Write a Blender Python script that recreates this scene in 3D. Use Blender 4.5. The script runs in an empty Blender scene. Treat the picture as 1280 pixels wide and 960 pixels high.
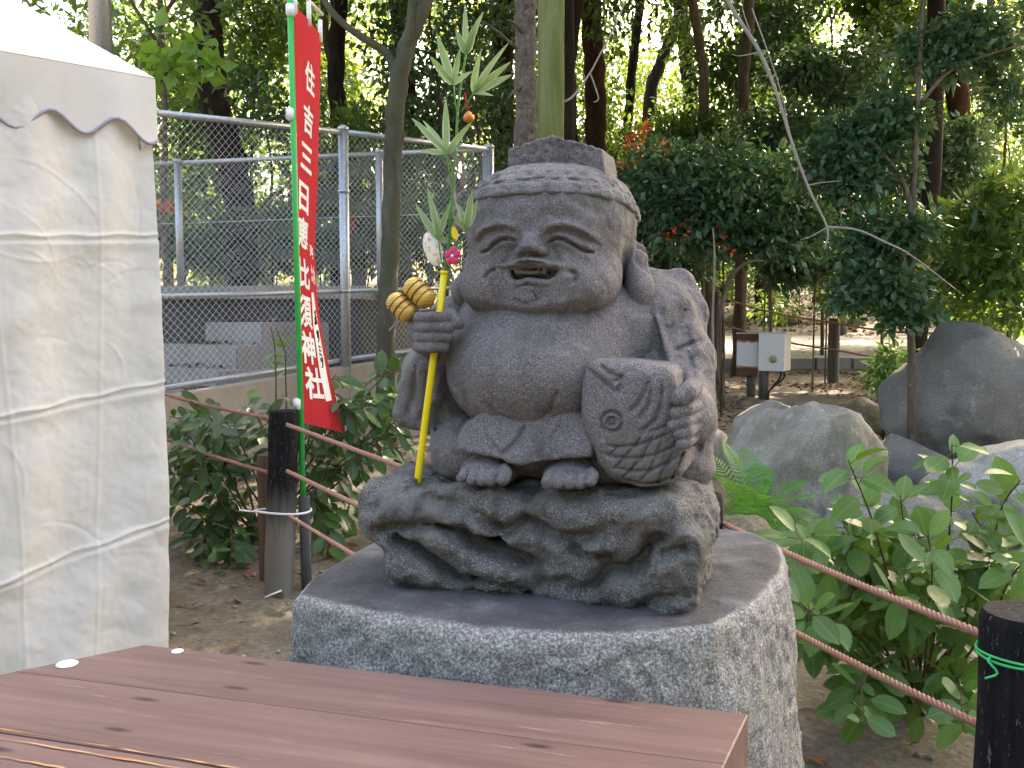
import bpy, math, random
import numpy as np
from mathutils import Vector, Matrix, Quaternion

scene = bpy.context.scene
# ------------------------------------------------------------------ camera
FPX, EYE = 1150.0, 1.2                       # focal length in photo pixels, eye height
PITCH = math.atan(85 / FPX)
cam_d = bpy.data.cameras.new('camera'); cam = bpy.data.objects.new('camera', cam_d)
scene.collection.objects.link(cam); scene.camera = cam
cam_d.sensor_width = 36.0; cam_d.lens = 36.0 * FPX / 1280.0
cam_d.clip_start = 0.05; cam_d.clip_end = 500.0
cam.location = (0, 0, EYE); cam.rotation_euler = (math.pi / 2 - PITCH, 0, 0)
# ------------------------------------------------------------------ sky and sun
SUN_EL, SUN_AZ = math.radians(40), math.radians(35)       # azimuth from +Y towards +X: the sun stands behind the wood
world = bpy.data.worlds.new('World'); scene.world = world; world.use_nodes = True
wn = world.node_tree; bg = wn.nodes['Background']
sky = wn.nodes.new('ShaderNodeTexSky'); sky.sky_type = 'NISHITA'; sky.sun_disc = False
sky.sun_elevation = SUN_EL; sky.sun_rotation = SUN_AZ
sky.air_density = 1.0; sky.dust_density = 8.0; sky.ozone_density = 0.5
wn.links.new(sky.outputs[0], bg.inputs[0]); bg.inputs[1].default_value = 0.15
sun_d = bpy.data.lights.new('sun', 'SUN'); sun = bpy.data.objects.new('sun', sun_d)
scene.collection.objects.link(sun); sun_d.energy = 4.0; sun_d.angle = math.radians(0.53); sun_d.color = (1.0, 0.93, 0.82)
sd = Vector((math.sin(SUN_AZ) * math.cos(SUN_EL), math.cos(SUN_AZ) * math.cos(SUN_EL), math.sin(SUN_EL)))
sun.rotation_euler = sd.to_track_quat('Z', 'Y').to_euler(); sun.location = sd * 60
vs = scene.view_settings
vs.view_transform = 'Standard'; vs.look = 'None'; vs.gamma = 1.0; vs.use_curve_mapping = False
vs.exposure = 2.88
vs.use_white_balance = True; vs.white_balance_temperature = 7350; vs.white_balance_tint = 10
scene.cycles.max_bounces = 8; scene.cycles.transparent_max_bounces = 8
scene.cycles.use_denoising = True

R = random.Random(7); NR = np.random.default_rng(11)
COL = scene.collection
# ------------------------------------------------------------------ photo pixel -> direction; distance comes from what a thing stands on
def ray(px, py):
    x = (px - 640) / FPX; u = -(py - 480) / FPX
    return Vector((x, math.cos(PITCH) + u * math.sin(PITCH), -math.sin(PITCH) + u * math.cos(PITCH)))
def onz(px, py, z=0.0):
    r = ray(px, py); return Vector((0, 0, EYE)) + r * ((z - EYE) / r.z)
def ony(px, py, y):
    r = ray(px, py); return Vector((0, 0, EYE)) + r * (y / r.y)

# ------------------------------------------------------------------ object helpers
def link(o, parent=None, local=False):
    COL.objects.link(o)
    if parent is not None:
        o.parent = parent
        if not local: o.matrix_parent_inverse = parent.matrix_world.inverted() if parent.get('_m') is None else Matrix(parent['_m'])
    return o
def root(name, label, cat, loc=(0, 0, 0), group=None, rotz=0.0):
    o = bpy.data.objects.new(name, None); COL.objects.link(o)
    o.empty_display_size = 0.1
    o.location = loc; o.rotation_euler = (0, 0, rotz)
    o.matrix_world = Matrix.Translation(Vector(loc)) @ Matrix.Rotation(rotz, 4, 'Z')
    o['label'] = label; o['category'] = cat
    if group: o['group'] = group
    return o
def tag(o, label=None, cat=None, group=None, kind=None):
    for k, v in (('label', label), ('category', cat), ('group', group), ('kind', kind)):
        if v: o[k] = v
    return o
def rinv(p):
    return (Matrix.Translation(p.location) @ p.rotation_euler.to_matrix().to_4x4()).inverted()
def mesh_np(name, V, F, mat, smooth=True):
    """V (n,3) array, F list of index tuples or (m,k) array"""
    me = bpy.data.meshes.new(name)
    V = np.asarray(V, dtype=np.float32)
    if isinstance(F, np.ndarray):
        k = F.shape[1]; m = F.shape[0]
        me.vertices.add(len(V)); me.vertices.foreach_set('co', V.ravel())
        me.loops.add(m * k); me.loops.foreach_set('vertex_index', F.ravel().astype(np.int32))
        me.polygons.add(m); me.polygons.foreach_set('loop_start', (np.arange(m) * k).astype(np.int32))
        me.polygons.foreach_set('loop_total', np.full(m, k, dtype=np.int32))
        me.update(calc_edges=True)
    else:
        me.from_pydata([tuple(v) for v in V.tolist()], [], F); me.update()
    if smooth: me.polygons.foreach_set('use_smooth', np.ones(len(me.polygons), dtype=bool))
    if mat is not None: me.materials.append(mat)
    return me
def put(name, me, parent=None, local=False):
    o = bpy.data.objects.new(name, me); COL.objects.link(o)
    if parent is not None:
        o.parent = parent
        if parent.type == 'EMPTY' and not local: o.matrix_parent_inverse = rinv(parent)
        if parent.type == 'MESH' and not local and parent.parent is not None and parent.parent.type == 'EMPTY':
            o.matrix_parent_inverse = Matrix.Identity(4)
    return o

class MB:
    """collects shapes of ONE part"""
    def __init__(s): s.v = []; s.f = []
    def add(s, vs, fs):
        b = len(s.v); s.v.extend([tuple(v) for v in vs]); s.f.extend([tuple(i + b for i in f) for f in fs]); return s
    def box(s, c, h, M=None, bev=0.0):
        c = Vector(c); M = M or Matrix.Identity(3)
        if bev <= 0:
            vs = [c + M @ Vector((x * h[0], y * h[1], z * h[2])) for z in (-1, 1) for y in (-1, 1) for x in (-1, 1)]
            return s.add(vs, [(0, 2, 3, 1), (4, 5, 7, 6), (0, 1, 5, 4), (2, 6, 7, 3), (0, 4, 6, 2), (1, 3, 7, 5)])
        import bmesh
        bm = bmesh.new(); bmesh.ops.create_cube(bm, size=2)
        for v in bm.verts: v.co = Vector((v.co.x * h[0], v.co.y * h[1], v.co.z * h[2]))
        bmesh.ops.bevel(bm, geom=list(bm.edges), offset=bev, segments=2, affect='EDGES')
        bm.verts.index_update(); vs = [c + M @ v.co for v in bm.verts]; fs = [[v.index for v in f.verts] for f in bm.faces]; bm.free()
        return s.add(vs, fs)
    def tube(s, path, rad, n=8, cap=True, ref=None):
        P = [Vector(p) for p in path]; m = len(P)
        rr = rad if hasattr(rad, '__len__') else [rad] * m
        T = [(P[min(i + 1, m - 1)] - P[max(i - 1, 0)]).normalized() for i in range(m)]
        up = Vector(ref) if ref else (Vector((0, 0, 1)) if abs(T[0].z) < 0.9 else Vector((1, 0, 0)))
        u = (up - T[0] * up.dot(T[0])).normalized(); vs = []
        for i in range(m):
            u = (u - T[i] * u.dot(T[i])).normalized(); w = T[i].cross(u)
            for k in range(n):
                a = 2 * math.pi * k / n; vs.append(P[i] + (u * math.cos(a) + w * math.sin(a)) * rr[i])
        fs = [(i * n + k, i * n + (k + 1) % n, (i + 1) * n + (k + 1) % n, (i + 1) * n + k) for i in range(m - 1) for k in range(n)]
        if cap: fs += [tuple(range(n))[::-1], tuple(range((m - 1) * n, m * n))]
        return s.add(vs, fs)
    def lathe(s, prof, n=24, M=None):
        M = M or Matrix.Identity(4); vs = []; fs = []
        for r, z in prof:
            for k in range(n):
                a = 2 * math.pi * k / n; vs.append(M @ Vector((r * math.cos(a), r * math.sin(a), z)))
        for i in range(len(prof) - 1):
            for k in range(n): fs.append((i * n + k, i * n + (k + 1) % n, (i + 1) * n + (k + 1) % n, (i + 1) * n + k))
        fs += [tuple(range(n))[::-1], tuple(range((len(prof) - 1) * n, len(prof) * n))]
        return s.add(vs, fs)
    def build(s, name, mat, parent=None, smooth=True, local=False):
        return put(name, mesh_np(name, np.array(s.v), s.f, mat, smooth), parent, local)
def auto_smooth(o, deg=40):
    me = o.data
    import bmesh
    bm = bmesh.new(); bm.from_mesh(me)
    for e in bm.edges:
        if len(e.link_faces) == 2 and e.calc_face_angle(0) > math.radians(deg): e.smooth = False
    bm.to_mesh(me); bm.free(); return o
def spline(pts, n):
    """Catmull-Rom through the points"""
    P = [Vector(p) for p in pts]; P = [P[0] * 2 - P[1]] + P + [P[-1] * 2 - P[-2]]; out = []
    m = len(P) - 3
    for i in range(n):
        t = i / (n - 1) * m; k = min(int(t), m - 1); t -= k
        a, b, c, d = P[k:k + 4]
        out.append(0.5 * ((2 * b) + (c - a) * t + (2 * a - 5 * b + 4 * c - d) * t * t + (3 * b - a - 3 * c + d) * t ** 3))
    return out
def lerp_list(v, n):
    x = np.linspace(0, len(v) - 1, n); return list(np.interp(x, range(len(v)), v))

# ------------------------------------------------------------------ noise
_L = np.random.default_rng(3).random((32, 32, 32)).astype(np.float32) * 2 - 1
def vnoise(p, f, off=0.0):
    q = np.asarray(p, dtype=np.float32) * f + 100.37 + off; i = np.floor(q).astype(np.int32); t = q - i; t = t * t * (3 - 2 * t); i &= 31
    j = (i + 1) & 31; x0, y0, z0 = i[..., 0], i[..., 1], i[..., 2]; x1, y1, z1 = j[..., 0], j[..., 1], j[..., 2]
    tx, ty, tz = t[..., 0], t[..., 1], t[..., 2]
    a = _L[x0, y0, z0] * (1 - tx) + _L[x1, y0, z0] * tx; b = _L[x0, y1, z0] * (1 - tx) + _L[x1, y1, z0] * tx
    c = _L[x0, y0, z1] * (1 - tx) + _L[x1, y0, z1] * tx; d = _L[x0, y1, z1] * (1 - tx) + _L[x1, y1, z1] * tx
    return (a * (1 - ty) + b * ty) * (1 - tz) + (c * (1 - ty) + d * ty) * tz
def fbm(p, f, octv=4, off=0.0, gain=0.5):
    s = 0; a = 1.0
    for k in range(octv): s = s + a * vnoise(p, f, off + 7.7 * k); f *= 2.03; a *= gain
    return s

# ------------------------------------------------------------------ sculpting: signed distance volume -> surface nets
class Vol:
    def __init__(s, lo, hi, h):
        s.lo = np.array(lo, dtype=np.float32); s.h = h
        s.n = np.ceil((np.array(hi) - s.lo) / h).astype(int) + 1
        s.d = np.full(tuple(s.n), 0.2, dtype=np.float32)
    def sl(s, lo, hi):
        a = np.clip(np.floor((np.array(lo) - s.lo) / s.h).astype(int), 0, s.n - 1); b = np.clip(np.ceil((np.array(hi) - s.lo) / s.h).astype(int) + 1, 1, s.n)
        return a, b
    def pts(s, a, b):
        g = [s.lo[k] + np.arange(a[k], b[k], dtype=np.float32) * s.h for k in range(3)]
        return np.stack(np.meshgrid(*g, indexing='ij'), -1)
    def _op(s, fn, lo, hi, k, mode):
        pad = 0.02 + k
        a, b = s.sl(np.array(lo) - pad, np.array(hi) + pad)
        if (b <= a).any(): return s
        p = s.pts(a, b); e = fn(p); S = np.s_[a[0]:b[0], a[1]:b[1], a[2]:b[2]]; d = s.d[S]
        if mode == 'sub':
            if k > 0:
                hh = np.maximum(k - np.abs(d + e), 0) / k; s.d[S] = np.maximum(d, -e) + hh * hh * k * 0.25
            else: s.d[S] = np.maximum(d, -e)
        else:
            if k > 0:
                hh = np.maximum(k - np.abs(d - e), 0) / k; s.d[S] = np.minimum(d, e) - hh * hh * k * 0.25
            else: s.d[S] = np.minimum(d, e)
        return s
    def ell(s, c, r, k=0.0, rot=None, mode='add', pw=2.0):
        c = np.array(c, dtype=np.float32); r = np.array(r, dtype=np.float32); Rm = None
        if rot is not None: Rm = np.array((Matrix.Rotation(rot[2], 3, 'Z') @ Matrix.Rotation(rot[1], 3, 'Y') @ Matrix.Rotation(rot[0], 3, 'X')), dtype=np.float32)
        def fn(p):
            q = p - c
            if Rm is not None: q = q @ Rm
            q = np.abs(q) / r
            if pw == 2.0:
                k0 = np.sqrt((q * q).sum(-1)); k1 = np.sqrt(((q / r) ** 2).sum(-1)) + 1e-6; return k0 * (k0 - 1) / k1
            k0 = ((q ** pw).sum(-1)) ** (1 / pw); return (k0 - 1) * float(r.min())
        m = float(r.max()) if Rm is not None else r
        return s._op(fn, c - m, c + m, k, mode)
    def cap(s, a, b, ra, rb=None, k=0.0, mode='add'):
        a = np.array(a, dtype=np.float32); b = np.array(b, dtype=np.float32); rb = ra if rb is None else rb
        def fn(p):
            ab = b - a; t = np.clip(((p - a) @ ab) / (ab @ ab), 0, 1)
            return np.linalg.norm(p - a - t[..., None] * ab, axis=-1) - (ra + (rb - ra) * t)
        m = max(ra, rb); return s._op(fn, np.minimum(a, b) - m, np.maximum(a, b) + m, k, mode)
    def chain(s, pts, rs, k=0.0, k0=None):
        for i in range(len(pts) - 1): s.cap(pts[i], pts[i + 1], rs[i], rs[i + 1], k if i or k0 is None else k0)
        return s
    def box(s, c, h, r, k=0.0, mode='add', rz=0.0, ry=0.0):
        c = np.array(c, dtype=np.float32); h = np.array(h, dtype=np.float32)
        Rm = np.array(Matrix.Rotation(rz, 3, 'Z') @ Matrix.Rotation(ry, 3, 'Y'), dtype=np.float32)
        def fn(p):
            q = np.abs((p - c) @ Rm) - (h - r)
            return np.linalg.norm(np.maximum(q, 0), axis=-1) + np.minimum(q.max(-1), 0) - r
        m = np.full(3, float(np.linalg.norm(h))) if rz or ry else h
        return s._op(fn, c - m, c + m, k, mode)
    def prism(s, poly, y0, y1, r, k=0.0, mode='add', shear=0.0):
        """polygon in (x,z), extruded along y, edges rounded by r"""
        P = np.array(poly, dtype=np.float32)
        def fn(p):
            d2 = poly_sd(p[..., 0], p[..., 2], P) + r
            yy = p[..., 1] - shear * (p[..., 2] - P[:, 1].mean())
            dy = np.abs(yy - (y0 + y1) / 2) - (y1 - y0) / 2 + r
            return np.minimum(np.maximum(d2, dy), 0) + np.hypot(np.maximum(d2, 0), np.maximum(dy, 0)) - r
        lo = (P[:, 0].min(), y0 - abs(shear) * .1, P[:, 1].min()); hi = (P[:, 0].max(), y1 + abs(shear) * .1, P[:, 1].max())
        return s._op(fn, lo, hi, k, mode)
    def stroke(s, pl, amp, w, ymax=-0.02, ymin=-9, ax=(0, 2), soft=1.0, taper=True):
        """carve (amp>0) or raise (amp<0) along a polyline drawn on the front (x,z)"""
        P = np.array(pl, dtype=np.float32); m = 3 * w
        lo = [-9, -9, -9]; hi = [9, 9, 9]; oth = ({0, 1, 2} - set(ax)).pop()
        lo[ax[0]], lo[ax[1]] = P.min(0) - m; hi[ax[0]], hi[ax[1]] = P.max(0) + m; lo[oth], hi[oth] = ymin, ymax
        a, b = s.sl(lo, hi)
        if (b <= a).any(): return s
        S = np.s_[a[0]:b[0], a[1]:b[1], a[2]:b[2]]
        g = [s.lo[k] + np.arange(a[k], b[k], dtype=np.float32) * s.h for k in range(3)]
        U, W = np.meshgrid(g[ax[0]], g[ax[1]], indexing='ij')
        d, t = poly_ud(U, W, P); prof = np.exp(-(d / w) ** 2)
        if taper: prof *= np.clip(np.minimum(t, 1 - t) * 8 + 0.35, 0, 1)
        f = (amp * prof).astype(np.float32); f = np.expand_dims(f, oth)
        s.d[S] += f; return s
    def bump(s, c, r, amp):
        """gaussian push (amp>0 in, <0 out) about a 3-D point"""
        c = np.array(c, dtype=np.float32); r = np.array(r if hasattr(r, '__len__') else (r, r, r), dtype=np.float32)
        a, b = s.sl(c - 2.6 * r, c + 2.6 * r)
        if (b <= a).any(): return s
        p = s.pts(a, b); S = np.s_[a[0]:b[0], a[1]:b[1], a[2]:b[2]]
        s.d[S] += amp * np.exp(-(((p - c) / r) ** 2).sum(-1)); return s
    def noise(s, f, amp, octv=3, off=0.0, gain=0.5, fn=None, band=0.03):
        m = np.abs(s.d) < band; idx = np.argwhere(m)
        p = s.lo + idx.astype(np.float32) * s.h
        v = fbm(p, f, octv, off, gain)
        if fn is not None: v = fn(v, p)
        s.d[m] += amp * v; return s
    def mesh(s, name, mat):
        d = s.d; n = d.shape; sg = d < 0
        cnt = np.zeros(tuple(k - 1 for k in n), dtype=np.int8)
        for i in (0, 1):
            for j in (0, 1):
                for k in (0, 1): cnt += sg[i:n[0] - 1 + i, j:n[1] - 1 + j, k:n[2] - 1 + k]
        mix = (cnt > 0) & (cnt < 8); C = np.argwhere(mix); ids = np.full(cnt.shape, -1, dtype=np.int32); ids[mix] = np.arange(len(C))
        acc = np.zeros((len(C), 3)); w = np.zeros(len(C))
        cor = [(i, j, k) for i in (0, 1) for j in (0, 1) for k in (0, 1)]
        val = {c: d[C[:, 0] + c[0], C[:, 1] + c[1], C[:, 2] + c[2]] for c in cor}
        for c in cor:
            for ax in range(3):
                if c[ax] == 0:
                    e = list(c); e[ax] = 1; e = tuple(e); a, b = val[c], val[e]; x = (a < 0) != (b < 0)
                    t = np.where(x, a / np.where(x, a - b, 1), 0); q = np.array(c, dtype=float)[None].repeat(len(C), 0); q[:, ax] = t
                    acc += q * x[:, None]; w += x
        V = s.lo + (C + acc / w[:, None]) * s.h; Q = []
        for ax in range(3):
            o = [k for k in range(3) if k != ax]
            A = np.take(sg, range(n[ax] - 1), ax); B = np.take(sg, range(1, n[ax]), ax)
            E = np.argwhere(A != B); E = E[(E[:, o[0]] > 0) & (E[:, o[1]] > 0) & (E[:, o[0]] < n[o[0]] - 1) & (E[:, o[1]] < n[o[1]] - 1)]
            ins = A[E[:, 0], E[:, 1], E[:, 2]]; q = []
            for da, db in ((1, 1), (0, 1), (0, 0), (1, 0)):
                I = E.copy(); I[:, o[0]] -= da; I[:, o[1]] -= db; q.append(ids[I[:, 0], I[:, 1], I[:, 2]])
            q = np.stack(q, 1); flip = ~ins if ax != 1 else ins
            q[flip] = q[flip][:, ::-1]; Q.append(q)
        Q = np.concatenate(Q); Q = Q[(Q >= 0).all(1)]
        return mesh_np(name, V, Q, mat)
def poly_ud(x, z, P):
    best = np.full(x.shape, 9.0, dtype=np.float32); T = np.zeros(x.shape, dtype=np.float32)
    L = np.concatenate([[0], np.cumsum(np.hypot(*(P[1:] - P[:-1]).T))]); tot = L[-1] + 1e-9
    for i in range(len(P) - 1):
        a, b = P[i], P[i + 1]; ab = b - a; l2 = float(ab @ ab) + 1e-12
        t = np.clip(((x - a[0]) * ab[0] + (z - a[1]) * ab[1]) / l2, 0, 1); d = np.hypot(x - a[0] - t * ab[0], z - a[1] - t * ab[1])
        m = d < best; best = np.where(m, d, best); T = np.where(m, (L[i] + t * (L[i + 1] - L[i])) / tot, T)
    return best, T
def poly_sd(x, z, P):
    d, _ = poly_ud(x, z, np.vstack([P, P[:1]])); ins = np.zeros(x.shape, dtype=bool); n = len(P)
    for i in range(n):
        a, b = P[i], P[(i + 1) % n]
        c = ((a[1] > z) != (b[1] > z)) & (x < (b[0] - a[0]) * (z - a[1]) / (b[1] - a[1] + 1e-12) + a[0]); ins ^= c
    return np.where(ins, -d, d)
# ------------------------------------------------------------------ materials
class NT:
    def __init__(s, name):
        s.m = bpy.data.materials.new(name); s.m.use_nodes = True; s.t = s.m.node_tree; s.b = s.t.nodes['Principled BSDF']
        s.co = s.t.nodes.new('ShaderNodeTexCoord')
    def n(s, typ, **kw):
        x = s.t.nodes.new(typ)
        for k, v in kw.items():
            if k in x.inputs: x.inputs[k].default_value = v
            else: setattr(x, k, v)
        return x
    def l(s, a, b): s.t.links.new(a, b); return s
    def noise(s, scale, detail=4, rough=0.6, coord='Object', vec=None, dist=0.0):
        x = s.n('ShaderNodeTexNoise'); x.inputs['Scale'].default_value = scale; x.inputs['Detail'].default_value = detail
        x.inputs['Roughness'].default_value = rough; x.inputs['Distortion'].default_value = dist
        s.l(vec or s.co.outputs[coord], x.inputs['Vector']); return x.outputs['Fac']
    def map(s, scale=(1, 1, 1), coord='Object', rot=(0, 0, 0)):
        x = s.n('ShaderNodeMapping'); x.inputs['Scale'].default_value = scale; x.inputs['Rotation'].default_value = rot
        s.l(s.co.outputs[coord], x.inputs['Vector']); return x.outputs[0]
    def voro(s, scale, feature='F1', out='Distance', coord='Object', vec=None, dim='3D'):
        x = s.n('ShaderNodeTexVoronoi'); x.voronoi_dimensions = dim; x.feature = feature; x.inputs['Scale'].default_value = scale
        s.l(vec or s.co.outputs[coord], x.inputs['Vector']); return x.outputs[out]
    def ramp(s, fac, stops, interp='LINEAR'):
        x = s.n('ShaderNodeValToRGB'); x.color_ramp.interpolation = interp; e = x.color_ramp.elements
        while len(e) < len(stops): e.new(0.5)
        for k, (p, c) in enumerate(stops):
            e[k].position = p; e[k].color = (c, c, c, 1) if not hasattr(c, '__len__') else (*c, 1)
        s.l(fac, x.inputs[0]); return x.outputs[0]
    def mix(s, fac, a, b, mode='MIX'):
        x = s.n('ShaderNodeMix'); x.data_type = 'RGBA'; x.blend_type = mode
        for v, i in ((fac, 0), (a, 6), (b, 7)):
            if hasattr(v, 'is_linked') or hasattr(v, 'links'): s.l(v, x.inputs[i])
            else: x.inputs[i].default_value = v if i == 0 else ((v, v, v, 1) if not hasattr(v, '__len__') else (*v, 1))
        return x.outputs[2]
    def math(s, op, a, b=0.0):
        x = s.n('ShaderNodeMath'); x.operation = op
        for v, i in ((a, 0), (b, 1)):
            if hasattr(v, 'links'): s.l(v, x.inputs[i])
            else: x.inputs[i].default_value = v
        return x.outputs[0]
    def bump(s, h, strength=0.3, dist=0.002, prev=None):
        x = s.n('ShaderNodeBump'); x.inputs['Strength'].default_value = strength; x.inputs['Distance'].default_value = dist
        s.l(h, x.inputs['Height'])
        if prev: s.l(prev, x.inputs['Normal'])
        s.l(x.outputs[0], s.b.inputs['Normal']); return x.outputs[0]
    def col(s, c):
        if hasattr(c, 'links'): s.l(c, s.b.inputs['Base Color'])
        else: s.b.inputs['Base Color'].default_value = (*c, 1)
        return s
    def rough(s, r, spec=0.5):
        if hasattr(r, 'links'): s.l(r, s.b.inputs['Roughness'])
        else: s.b.inputs['Roughness'].default_value = r
        s.b.inputs['Specular IOR Level'].default_value = spec; return s
def flat(name, c, rough=0.6, var=0.12, scale=30, metal=0.0, spec=0.5, bump=0.0):
    t = NT(name); f = t.noise(scale, 5)
    t.col(t.mix(f, tuple(v * (1 - var) for v in c), tuple(min(1, v * (1 + var)) for v in c))); t.rough(rough, spec); t.b.inputs['Metallic'].default_value = metal
    if bump: t.bump(f, bump, 0.003)
    return t.m
def stone(name, dark, mid, light, sc=260, lichen=None, bump=0.5, big=6, topdark=None):
    t = NT(name); f = t.noise(sc, 3, 0.7); g = t.noise(sc * 0.35, 4, 0.7); b = t.noise(big, 5, 0.6)
    c = t.ramp(f, [(0.33, dark), (0.5, mid), (0.68, light)])
    c = t.mix(t.ramp(g, [(0.35, 0.0), (0.7, 0.55)]), c, mid)
    c = t.mix(t.ramp(b, [(0.3, 0.0), (0.75, 0.45)]), c, tuple(0.62 * v for v in mid))
    if lichen:
        c = t.mix(t.ramp(t.noise(big * 1.7, 6, 0.7), [(0.48, 0.0), (0.66, 0.75)]), c, lichen)
        c = t.mix(t.ramp(t.noise(big * 4.5, 7, 0.75), [(0.56, 0.0), (0.68, 0.6)]), c, tuple(min(1, 1.9 * v) for v in mid))
        c = t.mix(t.ramp(t.noise(big * 1.2, 5, 0.6, vec=t.map((3.2, 3.2, 0.7))), [(0.50, 0.0), (0.72, 0.75)]), c, tuple(0.45 * v for v in mid))
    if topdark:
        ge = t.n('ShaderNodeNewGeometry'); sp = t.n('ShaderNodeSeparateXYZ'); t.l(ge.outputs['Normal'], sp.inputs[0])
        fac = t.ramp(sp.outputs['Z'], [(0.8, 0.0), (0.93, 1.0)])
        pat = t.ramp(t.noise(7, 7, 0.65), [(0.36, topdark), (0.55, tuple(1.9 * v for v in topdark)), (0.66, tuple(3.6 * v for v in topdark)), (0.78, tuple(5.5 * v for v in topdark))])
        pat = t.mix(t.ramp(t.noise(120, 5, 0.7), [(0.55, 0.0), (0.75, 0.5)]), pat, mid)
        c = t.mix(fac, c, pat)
    t.col(c); t.rough(0.8, 0.35)
    n1 = t.bump(g, bump, 0.003); t.bump(f, bump * 0.8, 0.0015, n1)
    return t.m
def leafmat(name, c1, c2, rough=0.4, trans=0.35, tcol=None, spec=0.5, vein=None, wid=0.02, edge=None):
    t = NT(name); ge = t.n('ShaderNodeNewGeometry'); oi = t.n('ShaderNodeObjectInfo')
    r = t.math('FRACT', t.math('ADD', ge.outputs['Random Per Island'], oi.outputs['Random']))
    c = t.mix(r, c1, c2); f = t.noise(25, 3)
    c = t.mix(t.math('MULTIPLY', f, 0.35), c, tuple(v * 0.55 for v in c1)); 
    if vein:
        sp = t.n('ShaderNodeSeparateXYZ'); t.l(t.co.outputs['Object'], sp.inputs[0]); ax = t.math('ABSOLUTE', sp.outputs['X'])
        if edge: c = t.mix(t.ramp(t.math('DIVIDE', ax, wid), [(0.25, 0.0), (0.9, 0.8)]), c, edge)
        rib = t.ramp(t.math('DIVIDE', ax, wid), [(0.03, 0.75), (0.09, 0.0)]); sv = t.math('SINE', t.math('MULTIPLY', t.math('SUBTRACT', sp.outputs['Y'], t.math('MULTIPLY', ax, 1.1)), 6.28 / (wid * 0.42)))
        c = t.mix(rib, c, vein); c = t.mix(t.ramp(sv, [(0.86, 0.0), (1.0, 0.28)]), c, vein); t.bump(sv, 0.25, 0.0006)
    t.col(c); t.rough(rough, spec)
    tr = t.n('ShaderNodeBsdfTranslucent')
    tc = t.mix(r, tuple(v for v in (tcol or [min(1, 2.2 * c2[0]), min(1, 2.0 * c2[1]), c2[2]])), tuple(0.7 * v for v in (tcol or [min(1, 2.2 * c2[0]), min(1, 2.0 * c2[1]), c2[2]])))
    t.l(tc, tr.inputs['Color']); ms = t.n('ShaderNodeMixShader'); ms.inputs[0].default_value = trans
    out = t.t.nodes['Material Output']; t.l(t.b.outputs[0], ms.inputs[1]); t.l(tr.outputs[0], ms.inputs[2]); t.l(ms.outputs[0], out.inputs['Surface'])
    return t.m
M = {}
M['statue'] = stone('statue_stone', (0.035, 0.031, 0.033), (0.155, 0.140, 0.146), (0.46, 0.43, 0.44), 520, bump=0.8, lichen=(0.15, 0.15, 0.135))
M['rockbase'] = stone('rock_base_stone', (0.022, 0.022, 0.022), (0.125, 0.12, 0.118), (0.46, 0.45, 0.43), 420, bump=1.0, lichen=(0.165, 0.16, 0.15))
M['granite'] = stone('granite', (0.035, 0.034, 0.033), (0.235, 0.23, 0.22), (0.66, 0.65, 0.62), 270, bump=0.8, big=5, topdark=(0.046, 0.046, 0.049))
def soil(name):
    t = NT(name); b = t.noise(1.1, 6, 0.62); f = t.noise(40, 6, 0.7); h = t.noise(9, 6, 0.65)
    c = t.ramp(f, [(0.3, (0.11, 0.088, 0.064)), (0.55, (0.20, 0.168, 0.13)), (0.75, (0.31, 0.27, 0.22))])
    c = t.mix(t.ramp(h, [(0.42, 0.0), (0.66, 0.75)]), c, (0.115, 0.092, 0.066)); c = t.mix(t.ramp(b, [(0.45, 0.0), (0.65, 0.4)]), c, (0.09, 0.085, 0.045))
    t.col(c); t.rough(0.95, 0.2); n1 = t.bump(h, 0.5, 0.03); t.bump(f, 0.6, 0.008, n1); return t.m
M['soil'] = soil('soil')
def sandpath():
    t = NT('path_sand'); f = t.noise(30, 6, 0.7); b = t.noise(1.5, 5)
    c = t.ramp(f, [(0.3, (0.26, 0.235, 0.20)), (0.7, (0.40, 0.37, 0.33))]); c = t.mix(t.ramp(b, [(0.4, 0.0), (0.7, 0.4)]), c, (0.24, 0.20, 0.155)); t.col(c); t.rough(0.95, 0.2); t.bump(f, 0.4, 0.01); return t.m
M['path'] = sandpath()
def concrete(name, c, stain=0.5):
    t = NT(name); f = t.noise(60, 6, 0.7); b = t.noise(2.2, 6, 0.65); v = t.noise(3, 5, 0.6, vec=t.map((4, 4, 0.5)))
    k = t.mix(f, tuple(v_ * .8 for v_ in c), tuple(v_ * 1.2 for v_ in c)); k = t.mix(t.ramp(b, [(0.4, 0.0), (0.75, stain)]), k, tuple(v_ * .42 for v_ in c)); k = t.mix(t.ramp(v, [(0.5, 0.0), (0.75, stain * .7)]), k, (c[0] * .5, c[1] * .46, c[2] * .38))
    t.col(k); t.rough(0.9, 0.3); t.bump(f, 0.4, 0.004); return t.m
M['concrete'] = concrete('concrete', (0.29, 0.28, 0.265), 0.5); M['concrete_dark'] = concrete('weathered_concrete', (0.075, 0.075, 0.075), 0.6); M['concrete_warm'] = concrete('warm_concrete', (0.36, 0.31, 0.25))
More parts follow.
